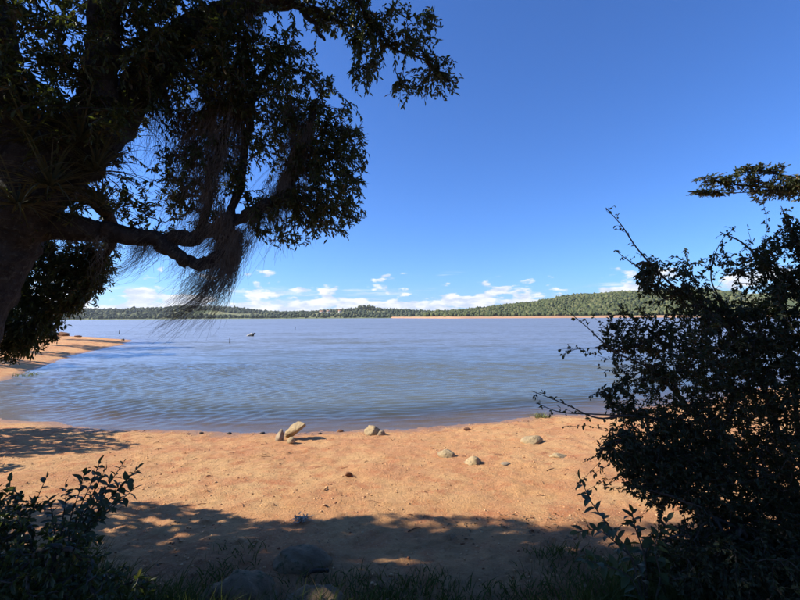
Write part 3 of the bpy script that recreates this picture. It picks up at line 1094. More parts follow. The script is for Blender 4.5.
# ---- bromeliads growing on the tree
def strap(mb, p0, d, L, wd, bend, n=6):
    d = norm(np.asarray(d, dtype=float))
    t = np.linspace(0, 1, n)
    pts = p0 + d[None] * (L * t)[:, None] + np.array([0, 0, -1.0]) * (bend * L * t ** 2.2)[:, None]
    s = norm(np.cross(d, np.array([0.05, 0.02, 1.0])))
    w_ = wd * (1 - t ** 1.8) + 0.0006
    nn = np.cross(s, d)
    a = pts - s * w_[:, None] * 0.5 + nn * (wd * 0.18)
    b = pts + s * w_[:, None] * 0.5 + nn * (wd * 0.18)
    V = np.stack([a, pts, b], axis=1).reshape(-1, 3)
    fs = []
    for i in range(n - 1):
        k = i * 3
        fs += [(k, k + 1, k + 4, k + 3), (k + 1, k + 2, k + 5, k + 4)]
    mb.add(V, np.array(fs))


BR = [('strap leaved air plant perched where the trunk forks', 50, 188, 2.42, 0.46, 70), ('air plant with spiky leaves poking into the gap of sky', 96, 172, 2.6, 0.42, 75),
      ('air plant low on the trunk below the fork', 18, 205, 2.42, 0.42, 55), ('air plant on the underside of the upright limb', 80, 142, 2.48, 0.40, 55),
      ('small air plant on the horizontal limb near the trunk', 100, 208, 2.7, 0.33, 50), ('air plant at the foot of the diagonal limb', 125, 118, 2.66, 0.30, 40),
      ('air plant beside the highest visible part of the trunk fork', 30, 140, 2.4, 0.40, 50)]
for lab, px, py, dp, L, n in BR:
    c = P(px, py, dp)
    mb = MB()
    for k in range(n):
        a = rng.random() * 6.283
        e = rng.uniform(-0.15, 1.2)
        d = np.array([math.cos(a) * math.cos(e), math.sin(a) * math.cos(e), math.sin(e)])
        strap(mb, c + d * 0.015, d, L * rng.uniform(0.55, 1.1), 0.012, rng.uniform(0.1, 0.7))
    o = link('air_plant', mb.mesh('air_plant', c), M['bromeliad'], label=lab, cat='air plant', group='air plants on the shade tree')
    o.location = Vector(c)


# ------------------------------------------------------------------ other trees and shrubs
def simple_tree(name, label, loc, hgt, blobs, seed, per, ln, wd, mat, trunk_r=0.12, step=0.15, group=None, reach=0.4, lean=(0, 0), stems=1, cat='tree', droop=0.25):
    loc = np.array([loc[0], loc[1], gh(loc[0], loc[1])])
    t = thing(name, label, cat, loc, group)
    gg = Grow(seed)
    rr_ = np.random.default_rng(seed + 100)
    for s in range(stems):
        a = rr_.random() * 6.28
        off = np.array([math.cos(a), math.sin(a), 0]) * (0.12 if stems > 1 else 0)
        sp_ = np.array([math.cos(a), math.sin(a), 0]) * (0.16 * hgt if stems > 1 else 0)
        q = np.array([loc + off + np.array([0, 0, -0.1]),
                      loc + off + np.array([lean[0] * 0.35, lean[1] * 0.35, hgt * 0.35]) + sp_ * 0.4 + rr_.normal(0, 0.03 * hgt, 3),
                      loc + off + np.array([lean[0] * 0.7, lean[1] * 0.7, hgt * 0.65]) + sp_ * 0.8 + rr_.normal(0, 0.03 * hgt, 3),
                      loc + off + np.array([lean[0], lean[1], hgt * 0.9]) + sp_])
        pts = catmull(q, 8)
        mb = MB()
        tube(mb, pts, np.linspace(trunk_r, trunk_r * 0.25, len(pts)), 8, 0.3, seed + s)
        link('trunk' if stems == 1 else 'stem', mb.mesh('trunk', loc, True), M['bark'], t)
        gg.limb(pts, 0.2)
    gg.grow(np.concatenate([ell(rr_, n, np.asarray(c), rad) for n, c, rad in blobs]), step)
    link('twig', gg.twigs('twig', loc, 0.0025, 0.05), M['twig'], t, kind='stuff')
    link('crown', gg.leaves('crown', loc, per * 1.05, ln, wd, reach, droop), mat, t, kind='stuff')
    return t


# trees standing left of and behind the photographer; some shade the bank, others only block sky light
BG = 'trees around the bank'
simple_tree('bank_tree', 'tall tree behind the moss-hung tree, shading the bank', (-7.6, 1.4), 7.5,
            [(260, (-7.4, 1.8, 6.4), (2.6, 2.0, 2.0)), (120, (-6.2, 1.6, 4.4), (1.8, 1.8, 1.5))], 41, 26, 0.11, 0.06, M['leaf'], 0.16, group=BG)
simple_tree('bank_tree', 'broad tree standing on the bank behind the photographer', (-3.2, -3.6), 7.0,
            [(240, (-3.0, -3.2, 5.4), (3.0, 2.2, 2.2))], 42, 26, 0.12, 0.065, M['leaf'], 0.16, group=BG)
simple_tree('bank_tree', 'leafy tree standing on the bank right of the photographer', (3.4, -2.6), 6.5,
            [(240, (3.2, -2.4, 4.8), (2.8, 2.2, 2.2))], 43, 26, 0.12, 0.065, M['leaf'], 0.15, group=BG)
simple_tree('bank_tree', 'slender tree added straight behind the photographer to block sky light', (0.4, -6.0), 8.0,  # this and the next two are added out of view to darken the bank
            [(300, (0.4, -5.6, 4.6), (3.2, 2.0, 3.2))], 46, 26, 0.15, 0.085, M['leaf'], 0.15, group=BG)
simple_tree('bank_tree', 'low spreading tree added right of the dark bush to block sky light', (6.8, 0.2), 6.0,
            [(280, (6.6, 0.2, 3.6), (2.2, 2.2, 2.4))], 47, 26, 0.13, 0.075, M['leaf'], 0.14, group=BG)
simple_tree('bank_tree', 'thick leafy tree added beyond the tall shading tree to block sky light', (-9.0, -3.5), 7.5,
            [(300, (-8.8, -3.4, 4.4), (2.8, 2.4, 3.2))], 48, 26, 0.15, 0.085, M['leaf'], 0.15, group=BG)
simple_tree('shore_shrub', 'shrub at the water edge whose shade falls on the left of the beach', (-9.6, 7.0), 3.0,
            [(330, (-9.2, 7.3, 2.25), (1.3, 0.9, 0.8)), (200, (-9.0, 8.5, 1.7), (0.9, 0.6, 0.7))], 44, 30, 0.10, 0.055, M['leaf'], 0.06, step=0.1, cat='shrub', stems=3)
simple_tree('shore_shrub', 'low shrub between the beach and the inlet', (-8.1, 5.6), 1.9,
            [(240, (-8.0, 5.7, 1.6), (1.0, 0.45, 0.5))], 45, 30, 0.09, 0.05, M['leaf'], 0.05, step=0.1, cat='shrub', stems=3)
for k, (x, y, hh) in enumerate([(-27, 27, 9.0), (-31, 33, 10.5), (-36, 40, 10.5), (-24.5, 20.5, 6)]):
    simple_tree('spit_tree', ['round tree beside the inlet at the root of the sand spit', 'taller tree on the sand spit behind the round one',
                              'tree farthest out along the sand spit', 'small tree on the sand spit nearest the beach'][k], (x, y), hh,
                [(200, (x, y, hh * 0.68), (2.8, 2.2, hh * 0.28))], 50 + k, 24, 0.26, 0.15, M['leaf'], 0.24, step=0.3, group='trees on the sand spit', reach=0.8)


c0 = P(30, 566, 2.3)
c1 = P(-20, 520, 2.35)
c2 = P(110, 590, 2.2)
simple_tree('shade_shrub', 'dark low shrub filling the grass under the moss-hung tree', (c0[0] - 0.1, 2.32), 0.5,
            [(260, tuple(c0), (0.36, 0.25, 0.19)), (160, tuple(c1), (0.28, 0.25, 0.16)), (90, tuple(c2), (0.24, 0.15, 0.09))], 49, 30, 0.042, 0.019, M['leaf'], 0.014, step=0.05, cat='shrub', stems=4, reach=0.2)


# ---- the big dark bush on the right
def spray_stem(lst, n_per=7):
    return limb_pts(lst, n_per)


bl = np.array([2.95, 3.05, gh(2.95, 3.05)])
bush = thing('lake_bush', 'big dark tangled bush with long arching sprays at the right of the beach', 'bush', bl)
gb = Grow(61)
gb.gap = 0.09
STEMS = [
    [(815, 560, 3.05, 0.04), (790, 470, 3.0, 0.03), (760, 380, 2.95, 0.022), (720, 320, 2.9, 0.014), (672, 285, 2.85, 0.008), (640, 252, 2.82, 0.005), (622, 226, 2.8, 0.0035), (606, 208, 2.8, 0.002)],
    [(815, 560, 3.05, 0.04), (800, 450, 3.0, 0.03), (790, 350, 3.0, 0.02), (775, 280, 3.0, 0.011), (745, 245, 3.0, 0.006), (720, 232, 3.0, 0.003)],
    [(815, 560, 3.05, 0.03), (760, 470, 2.9, 0.022), (700, 420, 2.8, 0.014), (655, 372, 2.7, 0.008), (615, 352, 2.65, 0.005), (588, 328, 2.62, 0.003), (570, 313, 2.6, 0.002)],
    [(815, 560, 3.05, 0.03), (750, 480, 2.8, 0.02), (690, 430, 2.65, 0.012), (635, 416, 2.55, 0.007), (598, 418, 2.5, 0.005), (565, 404, 2.46, 0.0035), (532, 391, 2.42, 0.002)],
    [(635, 416, 2.55, 0.005), (590, 414, 2.52, 0.004), (560, 412, 2.5, 0.003), (536, 403, 2.48, 0.002)],
    [(815, 560, 3.05, 0.03), (780, 500, 2.7, 0.02), (720, 470, 2.6, 0.012), (660, 455, 2.55, 0.008), (620, 440, 2.5, 0.005), (596, 455, 2.5, 0.002)],
    [(640, 372, 2.7, 0.005), (612, 388, 2.66, 0.004), (590, 396, 2.64, 0.002)],
    [(660, 340, 2.8, 0.006), (620, 350, 2.76, 0.004), (590, 348, 2.74, 0.003), (565, 351, 2.72, 0.0015)],
    [(672, 292, 2.85, 0.006), (645, 272, 2.9, 0.004), (625, 258, 2.92, 0.003), (615, 250, 2.92, 0.0015)],
    [(745, 330, 2.95, 0.008), (715, 290, 2.95, 0.005), (712, 265, 2.95, 0.004), (722, 240, 2.95, 0.0025), (735, 228, 2.95, 0.0015)],
    [(745, 330, 2.95, 0.008), (706, 300, 2.9, 0.005), (690, 268, 2.88, 0.003), (684, 248, 2.86, 0.0015)],
    [(815, 560, 3.05, 0.04), (830, 440, 2.9, 0.03), (820, 330, 2.85, 0.02), (805, 260, 2.8, 0.009), (788, 222, 2.8, 0.005), (781, 206, 2.8, 0.002)],
    [(805, 300, 2.85, 0.008), (775, 268, 2.85, 0.005), (750, 270, 2.85, 0.003), (730, 275, 2.85, 0.0015)],
    [(815, 560, 3.05, 0.03), (770, 540, 2.6, 0.02), (720, 520, 2.5, 0.014), (680, 500, 2.45, 0.008), (650, 490, 2.4, 0.004)],
    [(815, 560, 3.05, 0.03), (850, 480, 2.6, 0.03), (870, 380, 2.4, 0.02), (860, 300, 2.3, 0.01)],
]
for k, lst in enumerate(STEMS):
    pts, rr = spray_stem(lst)
    if k in (0, 1, 2, 3, 5, 11, 13, 14):
        pts[0] = bl + np.array([0.1 * math.cos(k), 0.1 * math.sin(k), -0.05])
    mb = MB()
    tube(mb, pts, np.minimum(rr, 0.004 + rr * 0.45), 6, 0.15, k, close=True)
    link('stem', mb.mesh('stem', bl, True), M['twig'], bush)
    gb.limb(pts, 0.1)
r = np.random.default_rng(62)
att = [
    blob(r, 1300, 765, 405, 2.95, 78, 112, 0.6), blob(r, 420, 790, 430, 3.1, 50, 90, 0.4), blob(r, 260, 730, 350, 3.0, 50, 60, 0.3), blob(r, 520, 800, 330, 2.8, 60, 62, 0.5), blob(r, 420, 692, 380, 2.75, 55, 72, 0.35),
    blob(r, 150, 650, 350, 2.75, 35, 45, 0.2), blob(r, 120, 650, 440, 2.6, 35, 38, 0.2), blob(r, 230, 690, 455, 2.6, 42, 45, 0.25), blob(r, 380, 745, 500, 2.6, 70, 52, 0.35),
    blob(r, 95, 668, 278, 2.85, 36, 26, 0.2), blob(r, 40, 650, 285, 2.83, 16, 18, 0.1), blob(r, 110, 702, 308, 2.9, 44, 22, 0.25), blob(r, 150, 780, 262, 2.85, 34, 32, 0.25), blob(r, 130, 808, 250, 2.8, 30, 34, 0.25), blob(r, 40, 735, 264, 2.9, 36, 16, 0.15),
    blob(r, 45, 618, 330, 2.76, 16, 30, 0.1), blob(r, 70, 622, 395, 2.62, 18, 28, 0.1), blob(r, 110, 626, 448, 2.5, 26, 22, 0.12), blob(r, 80, 640, 480, 2.5, 24, 18, 0.12),
    blob(r, 480, 780, 545, 2.5, 62, 52, 0.35), blob(r, 330, 710, 565, 2.35, 62, 42, 0.22), blob(r, 260, 770, 585, 2.2, 70, 42, 0.22), blob(r, 200, 660, 470, 2.6, 32, 40, 0.2), blob(r, 200, 700, 480, 2.6, 40, 40, 0.2), blob(r, 260, 840, 430, 2.3, 50, 110, 0.4), blob(r, 130, 790, 300, 2.85, 34, 30, 0.2),
]
gb.grow(np.concatenate(att), 0.05, curl=0.14)
# leaves along the bare arching tips
for k in (0, 1, 2, 3, 4, 5, 6, 7, 8, 11, 12, 9):
    pts, rr = spray_stem(STEMS[k])
    tail = pts[-(14 if k in (4, 6, 7, 8) else 20):]
    for q in range(0, len(tail) - 1, 2):
        e = tail[q] + norm(tail[min(q + 1, len(tail) - 1)] - tail[q - 1 if q else 0] + r.normal(0, 0.02, 3)) * 0.03 + r.normal(0, 0.018, 3)
        gb.nodes[gb.n] = tail[q]
        gb.fix[gb.n] = True
        gb.nodes[gb.n + 1] = e
        gb.cnt[gb.n + 1] = 1
        gb.par[gb.n + 1] = gb.n
        gb.paths.append([gb.n, gb.n + 1])
        gb.n += 2

# thin shoots sticking out of the outline
tips = np.array([gb.nodes[p_[-1]] for p_ in gb.paths if len(p_) > 2])
cen = P(760, 420, 2.9)
for q in range(150):
    a0 = tips[r.integers(0, len(tips))]
    out = norm((a0 - cen) * np.array([1, 0.8, 1]) + np.array([-0.25, 0, 0.1]))
    dr = norm(out + r.normal(0, 0.45, 3))
    L = r.uniform(0.12, 0.42)
    prev = gb.n
    gb.nodes[gb.n] = a0
    gb.fix[gb.n] = True
    gb.n += 1
    cur = a0
    ids = [prev]
    for k in range(int(L / 0.03)):
        dr = norm(dr + r.normal(0, 0.10, 3) + np.array([0, 0, -0.03]))
        cur = cur + dr * 0.03
        gb.nodes[gb.n] = cur
        gb.cnt[gb.n] = 1
        gb.par[gb.n] = ids[-1]
        ids.append(gb.n)
        gb.n += 1
        if r.random() < 0.8:
            gb.nodes[gb.n] = cur + norm(dr + r.normal(0, 0.7, 3)) * 0.02
            gb.cnt[gb.n] = 1
            gb.fix[gb.n] = True
            gb.paths.append([gb.n - 1, gb.n])
            gb.n += 1
    gb.bare = getattr(gb, 'bare', []) + [ids]
keep_ = gb.paths
gb.paths = keep_ + gb.bare
link('twig', gb.twigs('twig', bl, 0.0013, 0.012), M['twig'], bush, kind='stuff')
gb.paths = keep_
long_ = [p for p in gb.paths if len(p) > 2]
short_ = [p for p in gb.paths if len(p) <= 2]
gb.paths = long_
link('foliage', gb.leaves('foliage', bl, 38, 0.028, 0.0135, 0.28), M['leaf_bush'], bush, kind='stuff')
gb.paths = short_
link('spray_leaves', gb.leaves('spray_leaves', bl, 3, 0.026, 0.014, 0.05), M['leaf_bush'], bush, kind='stuff')
print('bush nodes', gb.n, len(long_))

# ---- the tree off to the right whose feathery bough reaches into view
tl = np.array([5.9, 3.9, gh(5.9, 3.9)])
tt = thing('feather_tree', 'tree with feathery flat boughs reaching out above the dark bush', 'tree', tl)
gf = Grow(71)
gf.gap = 0.08
TR = [[P(1060, 560, 3.9), P(1050, 400, 3.9), P(1030, 250, 3.85), P(1000, 150, 3.8), P(960, 40, 3.75)]]
TR[0][0] = tl + np.array([0, 0, -0.1])
pts = catmull(np.array(TR[0]), 8)
mb = MB()
tube(mb, pts, np.linspace(0.14, 0.05, len(pts)), 10, 0.3, 9)
link('trunk', mb.mesh('trunk', tl, True), M['bark'], tt)
gf.limb(pts, 0.4)
for lst in ([(1015, 200, 3.82, 0.04), (930, 185, 3.7, 0.03), (850, 186, 3.6, 0.018), (790, 188, 3.55, 0.010), (740, 185, 3.5, 0.006), (705, 178, 3.48, 0.003)],
            [(850, 186, 3.6, 0.012), (800, 178, 3.5, 0.008), (765, 172, 3.45, 0.005), (742, 166, 3.42, 0.003)],
            [(790, 188, 3.55, 0.006), (750, 192, 3.5, 0.004), (715, 193, 3.45, 0.003), (688, 192, 3.42, 0.002)],
            [(980, 120, 3.78, 0.03), (900, 90, 3.6, 0.02), (860, 60, 3.5, 0.01)]):
    pts, rr = limb_pts(lst, 7)
    mb = MB()
    tube(mb, pts, rr, 7, 0.2, 4)
    link('bough', mb.mesh('bough', tl, True), M['bark'], tt)
    gf.limb(pts, 0.1)
r = np.random.default_rng(72)
att = np.concatenate([blob(r, 150, 782, 189, 3.5, 30, 11, 0.28), blob(r, 80, 728, 180, 3.48, 36, 7, 0.12), blob(r, 50, 762, 170, 3.45, 28, 6, 0.12), blob(r, 36, 712, 193, 3.45, 26, 3.5, 0.08),
                      blob(r, 90, 840, 185, 3.5, 40, 14, 0.4), blob(r, 120, 930, 170, 3.7, 70, 40, 0.7), blob(r, 160, 960, 60, 3.7, 110, 60, 0.9)])
gf.grow(att, 0.05, curl=0.1)
link('twig', gf.twigs('twig', tl, 0.0015, 0.02), M['twig'], tt, kind='stuff')
link('crown', gf.leaves('crown', tl, 46, 0.030, 0.011, 0.26, 0.1, 0.75), M['leaf_pinnate'], tt, kind='stuff')


# ------------------------------------------------------------------ saplings with single leaves
def leaf_obj_mesh(name, L, W, seed):
    rr_ = np.random.default_rng(seed)
    n = 6
    t = np.linspace(0, 1, n)
    half = W * 0.5 * np.sin(np.pi * t ** 0.85) ** 0.8
    half[0] = 0.001
    half[-1] = 0.0006
    zc = -0.22 * L * t ** 2
    V, fs = [], []
    for i in range(n):
        V += [(-half[i], t[i] * L, zc[i] + half[i] * 0.35), (0, t[i] * L, zc[i]), (half[i], t[i] * L, zc[i] + half[i] * 0.35)]
    for i in range(n - 1):
        k = i * 3
        fs += [(k, k + 1, k + 4, k + 3), (k + 1, k + 2, k + 5, k + 4)]
    me = mesh_from(name, np.array(V), np.array(fs), True)
    me.materials.append(M['leaf_sapling'])
    return me


LEAVES = [leaf_obj_mesh('leaf', L, W, k) for k, (L, W) in enumerate([(0.078, 0.038), (0.066, 0.034), (0.088, 0.040), (0.055, 0.028)])]


def sapling(label, loc, stems, n_leaf, seed, size=1.0, bare=0.12):
    r = np.random.default_rng(seed)
    t = thing('sapling', label, 'sapling', loc)
    for si, s in enumerate(stems):
        pts = catmull(np.array(s), 7)
        mb = MB()
        tube(mb, pts, np.linspace(0.006, 0.0018, len(pts)), 5)
        st = link('stem', mb.mesh('stem', loc, True), M['twig'], t)
        k = n_leaf[si]
        for q in range(k):
            u = bare + (1 - bare) * (q + 1) / k
            x = u * (len(pts) - 1)
            i = min(int(x), len(pts) - 2)
            p = pts[i] + (pts[i + 1] - pts[i]) * (x - i)
            td = norm(pts[i + 1] - pts[i])
            a = q * 2.4 + r.normal(0, 0.3)
            ref = norm(np.cross(td, np.array([0.2, 0.4, 0.9])))
            lat = math.cos(a) * ref + math.sin(a) * np.cross(td, ref)
            d = norm(td * r.uniform(0.35, 0.8) + lat * 0.9 + np.array([0, 0, -0.15]))
            if q == k - 1:
                d = td
            nr = norm(np.array([0, 0, 1.0]) + r.normal(0, 0.4, 3) + 0.4 * td)
            s_ = norm(np.cross(d, nr))
            nn = np.cross(s_, d)
            sc = size * r.uniform(0.7, 1.15) * (1 - 0.35 * (u - 0.4 if u > 0.4 else 0))
            mat = Matrix(((s_[0], d[0], nn[0], p[0] - loc[0]), (s_[1], d[1], nn[1], p[1] - loc[1]), (s_[2], d[2], nn[2], p[2] - loc[2]), (0, 0, 0, 1))) @ Matrix.Scale(sc, 4)
            lo = bpy.data.objects.new('leaf', LEAVES[int(r.integers(0, 4))])
            COL.objects.link(lo)
            lo.parent = t
            lo.matrix_local = mat
    return t


def gp(px, py, depth):
    p = P(px, py, depth)
    p[2] = gh(p[0], p[1])
    return p


b1 = gp(648, 620, 2.35)
sapling('young sapling with glossy oval leaves standing before the dark bush', b1,
        [[b1, P(632, 560, 2.35), P(608, 525, 2.33), P(592, 503, 2.3), P(582, 482, 2.28)],
         [b1, P(640, 570, 2.4), P(618, 545, 2.42), P(598, 530, 2.44), P(578, 532, 2.45)],
         [b1, P(632, 580, 2.3), P(605, 565, 2.26), P(585, 560, 2.22)],
         [b1, P(645, 560, 2.4), P(636, 530, 2.42), P(632, 512, 2.42)],
         [b1, P(660, 580, 2.3), P(655, 545, 2.28), P(668, 520, 2.26)]], [26, 26, 24, 22, 22], 81, 1.0)
b2 = gp(70, 560, 2.95)
st = []
for (x, y, dd) in [(138, 468, 2.95), (124, 462, 3.0), (100, 462, 3.0), (84, 474, 2.9), (133, 490, 2.85), (66, 486, 2.9), (112, 480, 2.8), (96, 492, 2.7), (48, 500, 2.85), (118, 500, 2.75), (105, 470, 2.9), (128, 478, 2.9)]:
    e = P(x, y, dd)
    st.append([b2, b2 + (e - b2) * 0.4 + np.array([-0.04, 0, 0.06]), b2 + (e - b2) * 0.75 + np.array([-0.01, 0, 0.04]), e])
sapling('bushy sapling with many oval leaves at the edge of the tree shade', b2, st, [25] * 12, 82, 1.0, 0.08)
b3 = gp(14, 560, 2.7)
st = []
for (x, y, dd) in [(10, 482, 2.7), (-15, 490, 2.7), (36, 500, 2.65), (46, 478, 2.9)]:
    e = P(x, y, dd)
    st.append([b3, b3 + (e - b3) * 0.4 + np.array([-0.03, 0, 0.05]), e])
sapling('low sapling half hidden in dark grass under the moss-hung tree', b3, st, [20, 20, 20, 18], 83, 1.0, 0.2)

# ------------------------------------------------------------------ stones
def stone(name, label, px, py, wpx, h_ratio, dep_ratio, mat, seed, depth=None, sub=ICO3, sink=0.33, rot=0.0, tilt=0.0, rough=0.55, group=None, cat='stone', lift=0.0):
    """a worn stone wpx wide in the picture, standing where its foot is seen at px,py"""
    if depth is None:
        lo, hi = 1.5, 14.0
        for _ in range(40):
            md = (lo + hi) / 2
            p = P(px, py, md)
            if p[2] > gh(p[0], p[1]):
                lo = md
            else:
                hi = md
        depth = lo
    p = P(px, py, depth)
    wd = wpx * depth / F
    hh = wd * h_ratio
    v = sub[0].copy()
    nz = noise3(v * 1.3 + seed * 7.1, seed, 3)
    nz2 = noise3(v * 4.0 + seed * 3.3, seed + 5, 2)
    v = v * (1 + rough * nz + 0.25 * rough * nz2)[:, None]
    pr = np.random.default_rng(seed * 13 + 1)
    for _ in range(9 if sub is not ICO4 else 0):
        pn = norm(pr.normal(0, 1, 3))
        ex = np.maximum(v @ pn - pr.uniform(0.55, 0.88), 0)
        v = v - 0.85 * ex[:, None] * pn
    v[:, 2] = np.where(v[:, 2] < -0.45, -0.45 + (v[:, 2] + 0.45) * 0.2, v[:, 2])
    v = v * np.array([wd / 2, wd * dep_ratio / 2, hh / 1.5])
    ct, st_ = math.cos(tilt), math.sin(tilt)
    v = v @ np.array([[ct, 0, st_], [0, 1, 0], [-st_, 0, ct]])
    c, s = math.cos(rot), math.sin(rot)
    v = v @ np.array([[c, s, 0], [-s, c, 0], [0, 0, 1]])
    zmin = v[:, 2].min()
    yy = depth + wd * dep_ratio * 0.35
    loc = np.array([p[0], yy, gh(p[0], yy) - sink * hh + lift])
    v[:, 2] -= zmin
    o = link(name, mesh_from(name, v, sub[1], True), mat, label=label, cat=cat, group=group)
    o.location = Vector(loc)
    return o


SG = 'stones lying on the sunlit sand'
stone('leaning_stone', 'flat slab stone propped up at a slant beside a small upright stone', 294, 441, 27, 0.38, 0.75, M['stone'], 3, tilt=0.66, sink=0.02, rough=0.45, group=SG, lift=0.0)
stone('upright_stone', 'small dark upright stone at the low end of the slanting slab', 279.5, 441, 9.5, 1.2, 0.8, M['stone_dark'], 4, sink=0.15, group=SG)
stone('prop_stone', 'small stone wedged under the slanting slab', 291, 443.5, 10, 0.6, 0.8, M['stone'], 5, sink=0.2, group=SG)
stone('round_stone', 'pale rounded stone alone near the water edge', 373, 435, 17, 0.60, 0.8, M['stone'], 6, sink=0.12, rot=0.3, group=SG)
stone('round_stone', 'small dark stone touching the pale rounded one at the water edge', 381.5, 435.5, 8, 0.7, 0.8, M['stone_dark'], 16, sink=0.15, group=SG)
stone('half_buried_stone', 'small domed stone beside the larger domed one on the sand', 447, 457.5, 19, 0.50, 0.9, M['stone'], 7, group=SG)
stone('half_buried_stone', 'domed stone casting a dark shadow beside a flat crust of earth', 474, 464, 20, 0.52, 0.9, M['stone'], 8, group=SG)
stone('earth_crust', 'flat dark crust of dried earth on the sand', 505, 465, 14, 0.22, 0.8, M['stone_dark'], 9, rough=0.6, cat='earth', group=SG)
stone('half_buried_stone', 'widest smooth pale stone sunk in the sand', 534, 443.5, 23, 0.44, 0.8, M['stone'], 10, group=SG)
stone('half_buried_stone', 'pale stone barely showing above the sand near the dark bush', 561, 458, 19, 0.28, 0.8, M['stone'], 11, group=SG)
stone('brown_clod', 'small reddish brown clod alone on open sand', 348, 477, 9, 0.45, 0.6, M['clod'], 12, sink=0.1, rough=0.5, cat='clod')
stone('brown_clod', 'dark clod lying on the damp sand near the grass tuft', 467, 431, 8, 0.4, 0.7, M['clod'], 13, sink=0.15, rough=0.5, cat='clod')
stone('mossy_boulder', 'mossy rounded boulder sunk in the shaded bank', 296, 572, 58, 0.42, 0.8, M['boulder'], 14, sub=ICO4, sink=0.42, rough=0.38, cat='boulder', group='boulders in the shade')
stone('mossy_boulder', 'larger boulder with a pale worn crest nearest the grass', 312, 612, 66, 0.55, 0.8, M['boulder'], 15, depth=2.33, sub=ICO4, sink=0.4, rough=0.38, cat='boulder', group='boulders in the shade')
stone('mossy_boulder', 'dark boulder overgrown with grass beside the mossy ones', 232, 610, 75, 0.55, 0.8, M['boulder'], 18, depth=2.45, sub=ICO4, sink=0.4, rough=0.42, cat='boulder', group='boulders in the shade')
for k, (px, py, s) in enumerate([(262, 434, 6), (229, 434.5, 6), (340, 432, 7), (320, 434, 4), (201, 434, 5)]):
    stone('shore_debris', ['flat dark debris at the water line beside the slanting slab', 'thin dark debris scrap at the water line', 'reddish debris heap at the water line by the pale stone',
                           'tiny dark debris scrap at the water line past the slanting slab', 'small debris scrap on the wet sand of the shore'][k], px, py, s, 0.35, 0.7, M['dark_wood'] if k != 2 else M['clod'], 30 + k, sub=ICO2, sink=0.1, rough=0.8, cat='debris', group='debris along the water line')
stone('spit_rock', 'dark rock at the water edge of the sand spit', 17, 383, 7, 0.5, 0.8, M['stone_dark'], 36, depth=15.6, sub=ICO2, sink=0.2, cat='rock')
stone('spit_rock', 'rock lying off the tip of the sand spit', 122, 340, 4, 0.5, 0.8, M['stone_dark'], 37, depth=43.5, sub=ICO2, sink=0.2, cat='rock')
for k, (px, py, dp, s) in enumerate([(60, 338.5, 47.0, 16), (77, 339, 46.5, 8)]):
    stone('spit_bank', ['long low red earth bank on the sand spit', 'short red earth mound on the sand spit'][k], px, py, s, 0.25, 0.5, M['clod'], 38 + k, depth=dp, sub=ICO3, sink=0.2, cat='earth bank')

# ---- root beside the boulders
mb = MB()
rp = [gp(304, 565, 2.78), gp(312, 562, 2.80), gp(320, 559, 2.83), gp(328, 556, 2.87)]
for i, z in enumerate((0.03, 0.06, 0.05, 0.02)):
    rp[i][2] += z
pts = catmull(np.array(rp), 6)
tube(mb, pts, np.linspace(0.009, 0.014, len(pts)), 7, 0.4, 2)
o = link('fallen_branch', mb.mesh('fallen_branch', rp[-1], True), M['dark_wood'], label='short dark stick lying across the mossy boulder in the shade', cat='stick')
o.location = Vector(rp[-1])

# ---- drifting log far out, and stakes in the water
c = P(250.5, 336.5, 54)
c[2] = 0.0
LOGSC = 0.75
t = thing('floating_log', 'pale bleached log floating far out on the lake', 'log', c)
mb = MB()
tube(mb, catmull(np.array([[-0.62, 0, -0.02], [-0.3, 0, 0.12], [0.05, 0.02, 0.26], [0.3, 0, 0.3]]), 5), np.linspace(0.12, 0.26, 16), 10, 0.35, 5)
link('trunk', mb.mesh('trunk', (0, 0, 0), True), M['bleached'], t)
mb = MB()
tube(mb, catmull(np.array([[0.25, -0.12, -0.1], [0.45, -0.16, 0.1], [0.62, -0.1, 0.42], [0.85, -0.05, 0.45]]), 5), np.linspace(0.22, 0.07, 16), 8, 0.3, 6)
link('broken_limb', mb.mesh('broken_limb', (0, 0, 0), True), M['dark_wood'], t)
t.scale = (LOGSC, LOGSC, LOGSC)
for k, (px, py, hpx) in enumerate([(229.5, 343, 5), (119, 334, 4), (295, 330, 3)]):
    dp = CAM[2] * F / (py - (317 + (400 - px) * 0.005))
    c = P(px, py, dp)
    hh = hpx * dp / F
    mb = MB()
    tube(mb, np.array([[0, 0, -0.8], [0.03, 0, hh * 0.5], [0.02 + 0.05 * k, 0, hh]]), [0.05, 0.045, 0.03], 7, 0.2, k)
    o = link('water_stake', mb.mesh('water_stake'), M['dark_wood'], label=['dark wooden stake standing in the lake before the floating log', 'dark stake in the water off the sand spit', 'short dark stake beyond the floating log'][k], cat='stake', group='stakes in the lake')
    o.location = (c[0], dp, 0)

# ------------------------------------------------------------------ small plants
def tuft(name, label, cat, c, n, L, wd, mat, seed, spread=0.05, flat=0.5, bend=0.5):
    r = np.random.default_rng(seed)
    mb = MB()
    for k in range(n):
        a = r.random() * 6.283
        e = r.uniform(flat - 0.5, flat + 0.5)
        d = np.array([math.cos(a) * math.cos(e), math.sin(a) * math.cos(e), math.sin(e)])
        off = np.array([r.normal(0, spread), r.normal(0, spread), 0])
        strap(mb, c + off, d, L * r.uniform(0.5, 1.1), wd, r.uniform(0, bend), 4)
    o = link(name, mb.mesh(name, c), mat, label=label, cat=cat)
    o.location = Vector(c)


